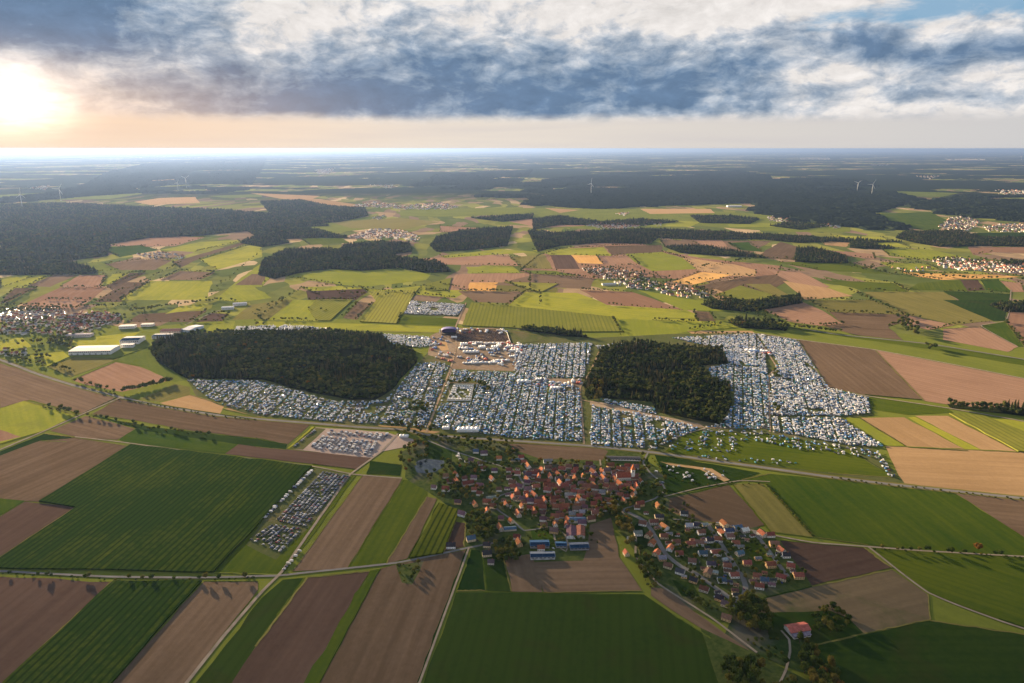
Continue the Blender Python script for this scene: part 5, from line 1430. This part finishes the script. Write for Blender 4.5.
# fenced square of white lodge tents
sq = [G(*p) for p in P('447,401 454,385 474,385 471,401')]
def fence(pts, label, h=2.4, col=(.75, .75, .74)):
    m = MB()
    for a, b in zip(pts, pts[1:]):
        a, b = np.array(a), np.array(b); d = (b - a); L = np.linalg.norm(d); nr = np.array([-d[1], d[0]]) / L * .15
        vs = [(*(a - nr), 0), (*(b - nr), 0), (*(b + nr), 0), (*(a + nr), 0), (*(a - nr), h), (*(b - nr), h), (*(b + nr), h), (*(a + nr), h)]
        m.add(vs, [(4, 5, 6, 7), (0, 1, 5, 4), (1, 2, 6, 5), (2, 3, 7, 6), (3, 0, 4, 7)])
        for k in range(int(L / 6) + 1):
            q = a + d * min(1, k * 6 / L); m.box(q[0] - .2, q[0] + .2, q[1] - .2, q[1] + .2, 0, h + .2)
    o = link('fence', m.mesh('fence', [m_tent]), loc=(0, 0, GROUND_Z), color=col); tag(o, label, 'fence')
fence(sq + [sq[0]], 'white screen fence round the square of lodge tents')
fence([G(*p) for p in P('500,329 507,333 510,342 514,348 520,350')], 'pale fence curving along the right side of the infield')
k = 0
for v in (.10, .23, .36, .49, .62, .75, .88):
    for u in (.08, .2, .32, .44, .56, .68, .8, .92):
        if RNG.random() < (.1 if v in (.10, .88) or u in (.08, .92) else .5): continue
        a = np.array(sq[0]) * (1 - v) + np.array(sq[1]) * v; b = np.array(sq[3]) * (1 - v) + np.array(sq[2]) * v; q = a * (1 - u) + b * u
        px, py = PX(*q); o = big_tent(px, py, 6.5, 4.2, 3.2, RNG.uniform(0, 180), '', 1, nm='lodge_tent')
        later(o, 'white lodge tent inside the fenced square', px, py, 'lodge tent', 'white lodge tents in the fenced square')

# ---------------------------------------------------------------- wind turbines
def turbine(px, py, h, rot, label):
    h *= .85
    x, y = G(px, py); root = bpy.data.objects.new('wind_turbine', None); COL.objects.link(root); root.location = (x, y, 0); root.rotation_euler = (0, 0, math.atan2(-x, y) + RNG.normal(0, .5))
    t = MB(); t.cyl((0, 0, 0), (0, 0, h), h * .022, h * .013, 12); link('tower', t.mesh('tower', [m_white], True), root)
    nn = MB(); nn.box(-2.2, 2.2, -4, 9, h - .5, h + 4, 0, .5); link('nacelle', nn.mesh('nacelle', [m_white]), root)
    hb = MB(); hb.cyl((0, -4, h + 1.8), (0, -7.5, h + 1.8), 2.2, 1.0, 10); hu = link('hub', hb.mesh('hub', [m_white]), root)
    for k in range(3):
        a = rot + k * 2.0944; b = MB(); R_ = h * .52
        for s0, s1, w0, w1 in ((.02, .2, 1.4, 3.4), (.2, 1.0, 3.4, .7)):
            p0 = Vector((math.sin(a) * R_ * s0, -5.5, h + 1.8 + math.cos(a) * R_ * s0)); p1 = Vector((math.sin(a) * R_ * s1, -5.5, h + 1.8 + math.cos(a) * R_ * s1)); n_ = Vector((math.cos(a), 0, -math.sin(a))); th = Vector((0, .35, 0))
            v = [p0 - n_ * w0 - th, p0 + n_ * w0 - th, p1 + n_ * w1 - th, p1 - n_ * w1 - th, p0 - n_ * w0 + th, p0 + n_ * w0 + th, p1 + n_ * w1 + th, p1 - n_ * w1 + th]
            b.add(v, [(0, 1, 2, 3), (7, 6, 5, 4), (0, 4, 5, 1), (1, 5, 6, 2), (2, 6, 7, 3), (3, 7, 4, 0)])
        link('blade', b.mesh('blade', [m_white]), root)
    tag(root, label, 'wind turbine', 'wind turbines on the plain')
for a in [(591, 194, 150, .2, 'white wind turbine standing alone in the blue forest near the centre'), (857, 191, 125, .9, 'left one of the two turbines close together on the right'), (871.5, 195, 150, .5, 'taller right one of the two turbines on the right'),
          (22.5, 208, 150, .1, 'white wind turbine at the far left edge in the haze'), (61, 201, 150, .6, 'hazy turbine second from the left edge'), (178, 190, 110, .4, 'small turbine left of its taller neighbour by the pale glade'), (186.5, 188, 160, 1.0, 'taller turbine by the pale glade under the sun'), (1021, 160, 190, .3, 'remote turbine at the right end of the horizon')]: turbine(*a)

# ---------------------------------------------------------------- single trees
TREES = []    # x, y, kind, scale, px, py, where
def tree(px, py, kind='round', s=1.0, where=''):
    x, y = G(px, py); TREES.append((x, y, kind, s, px, py))
def tline(s, n, kinds='round', s0=.7, s1=1.1, wob=2.0):
    pts = [np.array(G(*p)) for p in P(s)]; seg = [np.linalg.norm(b - a) for a, b in zip(pts, pts[1:])]; T = sum(seg); ks = kinds.split(',')
    for i in range(n):
        t = (i + RNG.uniform(.2, .8)) / n * T; j = 0
        while j < len(seg) - 1 and t > seg[j]: t -= seg[j]; j += 1
        q = pts[j] + (pts[j + 1] - pts[j]) * t / seg[j] + RNG.normal(0, wob, 2); px, py = PX(*q); TREES.append((q[0], q[1], ks[RNG.integers(len(ks))], RNG.uniform(s0, s1), px, py))
def tpoly(s, n, kinds='round,tall', s0=.7, s1=1.2, avoid=True, dmin=5.0):
    poly = [G(*p) for p in P(s)]; A = np.array(poly); lo, hi = A.min(0), A.max(0); ks = kinds.split(','); k = 0; tr = 0; mine = []
    while k < n and tr < n * 50:
        tr += 1; q = RNG.uniform(lo, hi)
        if not inside(q, poly): continue
        if avoid and any((q[0] - h[0]) ** 2 + (q[1] - h[1]) ** 2 < (h[2] + 1) ** 2 for h in HOUSES): continue
        if any((q[0] - m_[0]) ** 2 + (q[1] - m_[1]) ** 2 < dmin ** 2 for m_ in mine): continue
        if near_road(q[0], q[1], 4.5): continue
        mine.append(q); px, py = PX(*q); TREES.append((q[0], q[1], ks[RNG.integers(len(ks))], RNG.uniform(s0, s1), px, py)); k += 1
# bottom right groves
tpoly('735,604 752,602 768,612 772,622 768,634 752,634 736,622 728,612', 42, 'round,tall,round', .9, 1.35, dmin=5)
tpoly('722,662 752,662 757,683 745,700 722,700', 22, 'round,tall', .8, 1.2)
tpoly('757,655 785,664 800,683 800,700 757,700', 20, 'round,bush', .7, 1.1)
tpoly('795,640 815,652 845,690 835,700 810,690 795,665', 26, 'round,tall,turning', .8, 1.25)
tpoly('808,612 826,606 848,614 852,628 836,634 815,632', 34, 'round,bush', .7, 1.05)
tree(760, 672, 'turning', 1.1); tree(830, 672, 'turning', 1.3); tree(814, 655, 'turning', .9)
tpoly('745,640 775,636 790,650 775,660', 12, 'bush', .7, 1.2)
tpoly('680,590 712,600 722,612 700,612 682,602', 14, 'round,bush', .6, .9)
tpoly('636,548 650,560 660,580 655,592 645,583 636,565', 34, 'round,tall,bush', .6, 1.0)
tpoly('612,505 628,508 634,545 628,552 618,535', 22, 'tall,turning,turning', .9, 1.3, dmin=4)  # sunlit crowns: the light is put in as yellow leaf colour
tpoly('596,505 616,505 614,518 600,522', 12, 'tall,turning', .7, 1.1)
tpoly('468,512 492,516 498,540 490,544 470,538 465,525', 44, 'round,tall', .7, 1.1)
tpoly('497,540 516,547 520,562 500,565 494,555', 26, 'round,tall', .7, 1.05)
tpoly('396,566 424,561 413,584 404,583', 12, 'round,bush', .5, .8)
tpoly('640,486 668,482 664,500 640,503', 16, 'round,tall', .6, 1.0)
tpoly('650,505 690,505 700,545 660,530', 26, 'round,tall,bush', .5, .9)
tpoly('430,440 510,447 520,462 500,458 470,452', 46, 'round,tall,bush', .6, 1.0)
tpoly('402,446 427,441 428,458 412,470 404,472 398,460', 42, 'round,tall,turning,bush', .6, 1.0)
tpoly('425,474 446,468 450,460 456,478 470,500 455,505 440,500', 30, 'round,tall', .6, .95)
tpoly('440,462 560,462 640,470 640,505 560,530 500,512 455,500', 260, 'round,tall,round,bush,round,turning', .5, .9, dmin=6)
tpoly('650,525 690,520 760,538 808,576 745,600 700,590', 150, 'round,bush,round,tall', .45, .75, dmin=6)
tpoly('520,548 600,545 590,530 560,512 540,518', 34, 'round,bush', .5, .8)
tpoly('600,462 642,456 650,470 640,485', 20, 'round,tall', .5, .9)
tpoly('385,424 440,430 425,441 395,434', 26, 'round,tall', .8, 1.2); tpoly('505,447 520,450 516,458 506,456', 8, 'round', .8, 1.1)
# along lanes and fields
tline('0,574 107,580 199,580.5 258,579', 34, 'bush,round', .5, .9, 1)
tline('874,550 960,553 1024,559', 30, 'round,bush', .5, .95, 1.5); tree(977, 553, 'turning', 1.3)
tline('765,484 790,511 814,538', 46, 'bush', .6, .9, .6)
tline('828,477.5 903,487 1024,500', 26, 'bush', .6, 1.0, 1.5)
tline('86,416 120,422 150,429 210,436', 34, 'bush,round', .6, .9, 2)
tline('45,406 60,410 80,415', 22, 'round,bush', .9, 1.2, 3)
tline('77,381 95,386 117,394', 22, 'round,bush', .8, 1.2, 3)
tline('122,393 148,388 172,382', 46, 'round,tall', .8, 1.1, 4)
tline('8,357 30,362 62,369 75,373', 40, 'round,bush', .8, 1.2, 5)
tline('120,400 215,416 256,421', 30, 'bush', .6, 1.1, 2)
tline('88,330 60,340 20,345', 26, 'round', .8, 1.2, 10)
tpoly('0,322 60,318 115,314 150,306 155,310 120,325 60,338 0,338', 120, 'round,tall,round', .7, 1.1, False, 8)
tpoly('0,309 60,308 64,311 0,313', 60, 'round', .7, 1.1, False, 7)
tline('130,312 170,306 215,301', 40, 'round', .7, 1.1, 6)
tpoly('0,351 50,352 52,360 25,361 0,357', 24, 'round', .8, 1.2, False, 7)
tline('75,352 62,345 40,346', 14, 'round', .8, 1.2, 5); tpoly('50,338 75,340 70,347 48,345', 40, 'round', .7, 1.1, False, 7)
tline('82,307 140,283 182,262', 70, 'round,bush', .6, 1.0, 4); tline('0,305 40,306 95,307 140,306', 70, 'round,bush', .7, 1.1, 6)
tline('0,288 40,274', 26, 'bush', .9, 1.4, 2); tline('205,300 240,268 262,250', 40, 'round,bush', .6, 1.0, 6)
tline('432,437 512,444', 40, 'round,bush', .6, 1.0, 3); tline('445,383 480,384 490,392', 30, 'round,tall', .7, 1.0, 5)
tpoly('410,405 430,407 428,413 408,412', 14, 'round', .8, 1.2, False, 6)
tpoly('580,266 640,270 700,287 760,308 790,322 770,322 700,300 650,288 590,278', 300, 'round,tall', .7, 1.2, False, 9)
tpoly('895,318 915,325 925,330 920,338 905,334', 26, 'tall,round', .9, 1.5, False, 9); tpoly('926,346 936,348 934,352 926,351', 8, 'round', 1, 1.4, False, 8)
tline('768,326 800,328 840,333', 30, 'round', .8, 1.2, 6); tline('860,270 900,262 960,258', 60, 'round,bush', .9, 1.4, 14)
tpoly('930,258 1060,262 1060,268 940,264', 120, 'round', .8, 1.3, False, 12); tline('850,290 870,300 905,315', 40, 'bush,round', .8, 1.2, 5)
tline('700,268 760,258 830,262 890,274 960,278 1024,281', 160, 'round,bush', .9, 1.4, 14); tline('330,293 360,295 390,296', 14, 'round', .8, 1.2, 12)
tline('410,298 424,285 450,292', 40, 'bush', .9, 1.3, 3); tline('270,330 256,312 300,290 330,285', 60, 'round,bush', .7, 1.1, 6)
tline('655,436 672,441 650,449', 18, 'bush,round', .7, 1.0, 2); tline('775,372 778,380', 10, 'round', .8, 1.1, 4); tline('775,408 778,412', 6, 'round', .8, 1.1, 3)
tline('650,458 664,474 690,484 760,484', 20, 'bush', .6, .9, 3)
tpoly('590,380 592,402 602,400 600,382', 22, 'tall,turning,turning', .9, 1.2, False, 5)
for kind_, pts_, d_ in FIELDS:       # hedges along the edges of the middle fields
    cy_ = sum(p[1] for p in pts_) / len(pts_)
    if not 225 < cy_ < 336: continue
    for a_, b_ in zip(pts_, pts_[1:] + pts_[:1]):
        A_, B_ = np.array(G(*a_)), np.array(G(*b_)); L_ = np.linalg.norm(B_ - A_)
        if RNG.random() > .38 or L_ > 1500 or L_ < 60 or max(a_[0], b_[0]) > 1030: continue
        tline('%f,%f %f,%f' % (*a_, *b_), int(L_ / RNG.choice([7, 9, 16, 30])) + 2, 'bush,round', .6, 1.05, 2.0)
TREES.sort(key=lambda t: t[0] ** 2 + t[1] ** 2)
def occ(t): return t[5] < 700 and -10 < t[4] < 1034
vis = [t for t in TREES if occ(t)]; near = vis[:300]; ids = set(id(t) for t in near); rest = [t for t in TREES if id(t) not in ids]
TW = {'round': 'round leafy tree', 'tall': 'tall leafy tree', 'bush': 'low green bush', 'poplar': 'slim poplar', 'pine': 'dark spruce', 'turning': 'yellowing tree'}
for i, (x, y, kind, s, px, py) in enumerate(near):
    root = bpy.data.objects.new('bush' if kind == 'bush' else 'tree', None); COL.objects.link(root); root.location = (x, y, GROUND_Z); root.rotation_euler = (0, 0, RNG.uniform(0, 6.28)); root.scale = (s * RNG.uniform(.9, 1.15), s * RNG.uniform(.9, 1.15), s)
    link('crown', CR[kind][i % len(CR[kind])], root); link('trunk', TRUNKS[kind], root)
    later(root, TW[kind], px, py, 'bush' if kind == 'bush' else 'tree', 'trees and bushes of the lower valley')
tk = ['round', 'tall', 'bush', 'turning']; tsrc, trk = src_collection('tree_sources', [(CR[k + '_far'][v], 'tree_crown', None) for k in tk for v in (0, 1)])
n = len(rest); scatter('trees', [(t[0], t[1], 0) for t in rest], RNG.uniform(0, 6.28, n), [t[3] * 1.1 for t in rest], [trk[tk.index(t[2]) * 2 + int(RNG.integers(2))] for t in rest], tsrc, 'farther hedgerow and village trees dotted over the valley', 'trees')
print('trees', len(TREES), 'near', len(near))
# ---------------------------------------------------------------- an unseen sheet of cloud added to shade the nearer fields
def cloud(name, alt, cx, cy, rx, ry, seed, label, dens=0.011, thick=75.0, hole=0.25, ns=1.0, lo=0.12):
    """a layer of stratus: flat underside, lumpy top, thinning to nothing at its edges"""
    n = 120
    ox, oy = math.sin(SUN_AZ) * alt / math.tan(SUN_EL), math.cos(SUN_AZ) * alt / math.tan(SUN_EL)
    u = np.linspace(-1.35, 1.35, n); X, Y = np.meshgrid(u, u)
    gx, gy = X * rx, Y * ry
    nz = 0.5 * vnoise(gx + 60000, gy + 60000, 420 * ns, seed) + 0.3 * vnoise(gx + 60000, gy + 60000, 190 * ns, seed + 1) + 0.2 * vnoise(gx + 60000, gy + 60000, 90 * ns, seed + 2)
    R = np.sqrt(X ** 2 + Y ** 2); e = np.clip((1.05 - R) * 1.6 + (nz - 0.5) * 1.1, 0, 1)
    t = thick * e * np.clip((nz - hole) * 2.6, lo, 1.0)
    t[0, :] = t[-1, :] = 0; t[:, 0] = t[:, -1] = 0
    vs = [(gx[j, i], gy[j, i], t[j, i]) for j in range(n) for i in range(n)] + [(gx[j, i], gy[j, i], -t[j, i] * 0.25) for j in range(n) for i in range(n)]
    N = n * n; fs = []
    live = t > 0.5
    for j in range(n - 1):
        for i in range(n - 1):
            if live[j:j + 2, i:i + 2].any():
                a, b, c_, d = j * n + i, j * n + i + 1, (j + 1) * n + i + 1, (j + 1) * n + i
                fs.append((a, b, c_, d)); fs.append((N + d, N + c_, N + b, N + a))
    me = mesh_from(name, vs, fs)
    m = bpy.data.materials.new('cloud_vapour'); m.use_nodes = True; nn = m.node_tree.nodes; nn.remove(nn['Principled BSDF'])
    v = nn.new('ShaderNodeVolumePrincipled'); m.node_tree.links.new(v.outputs[0], nn['Material Output'].inputs['Volume'])
    v.inputs['Color'].default_value = (0.70, 0.79, 0.93, 1); v.inputs['Density'].default_value = dens; v.inputs['Anisotropy'].default_value = 0.0
    me.materials.append(m)
    import bmesh
    bm = bmesh.new(); bm.from_mesh(me); bmesh.ops.remove_doubles(bm, verts=bm.verts, dist=0.05)
    bmesh.ops.delete(bm, geom=[v_ for v_ in bm.verts if not v_.link_faces], context='VERTS'); bm.to_mesh(me); bm.free()
    o = link(name, me, loc=(cx + ox, cy + oy, alt)); tag(o, label, 'cloud', kind='stuff')
    print('cloud at', o.location, 'seen at', PX(o.location.x, o.location.y, alt))
cloud('cloud', 6500.0, -450, -130, 2300, 1090, 4, 'thin sheet of cloud placed out of view to shade the nearest fields', hole=0.2, lo=0.4, dens=0.02)
# ---------------------------------------------------------------- air, cloud, output
def haze():
    m = bpy.data.materials.new('haze'); m.use_nodes = True; n = m.node_tree.nodes; n.remove(n['Principled BSDF'])
    v = n.new('ShaderNodeVolumePrincipled'); m.node_tree.links.new(v.outputs[0], n['Material Output'].inputs['Volume'])
    v.inputs['Color'].default_value = (0.16, 0.26, 0.50, 1); v.inputs['Density'].default_value = HAZE; v.inputs['Anisotropy'].default_value = 0.44
    b = MB(); b.box(-145000, 145000, -8000, 145000, -1.0, 558.0)
    o = link('haze', b.mesh('haze', [m])); tag(o, 'pale summer haze lying over the whole plain', 'haze', kind='stuff')
HAZE = 2.1e-5
haze()
write_labels()
S.view_settings.view_transform = 'Standard'; S.view_settings.look = 'None'; S.view_settings.gamma = 1.0
S.view_settings.exposure = 2.25; S.view_settings.use_curve_mapping = False
c = S.cycles if hasattr(S, 'cycles') else None
S.render.engine = 'CYCLES'
c = S.cycles
c.max_bounces = 5; c.diffuse_bounces = 2; c.glossy_bounces = 2; c.transmission_bounces = 2; c.volume_bounces = 1; c.transparent_max_bounces = 12
c.use_denoising = True; c.denoiser = 'OPENIMAGEDENOISE'; c.use_adaptive_sampling = True; c.adaptive_threshold = 0.01
c.caustics_reflective = False; c.caustics_refractive = False; c.sample_clamp_indirect = 6
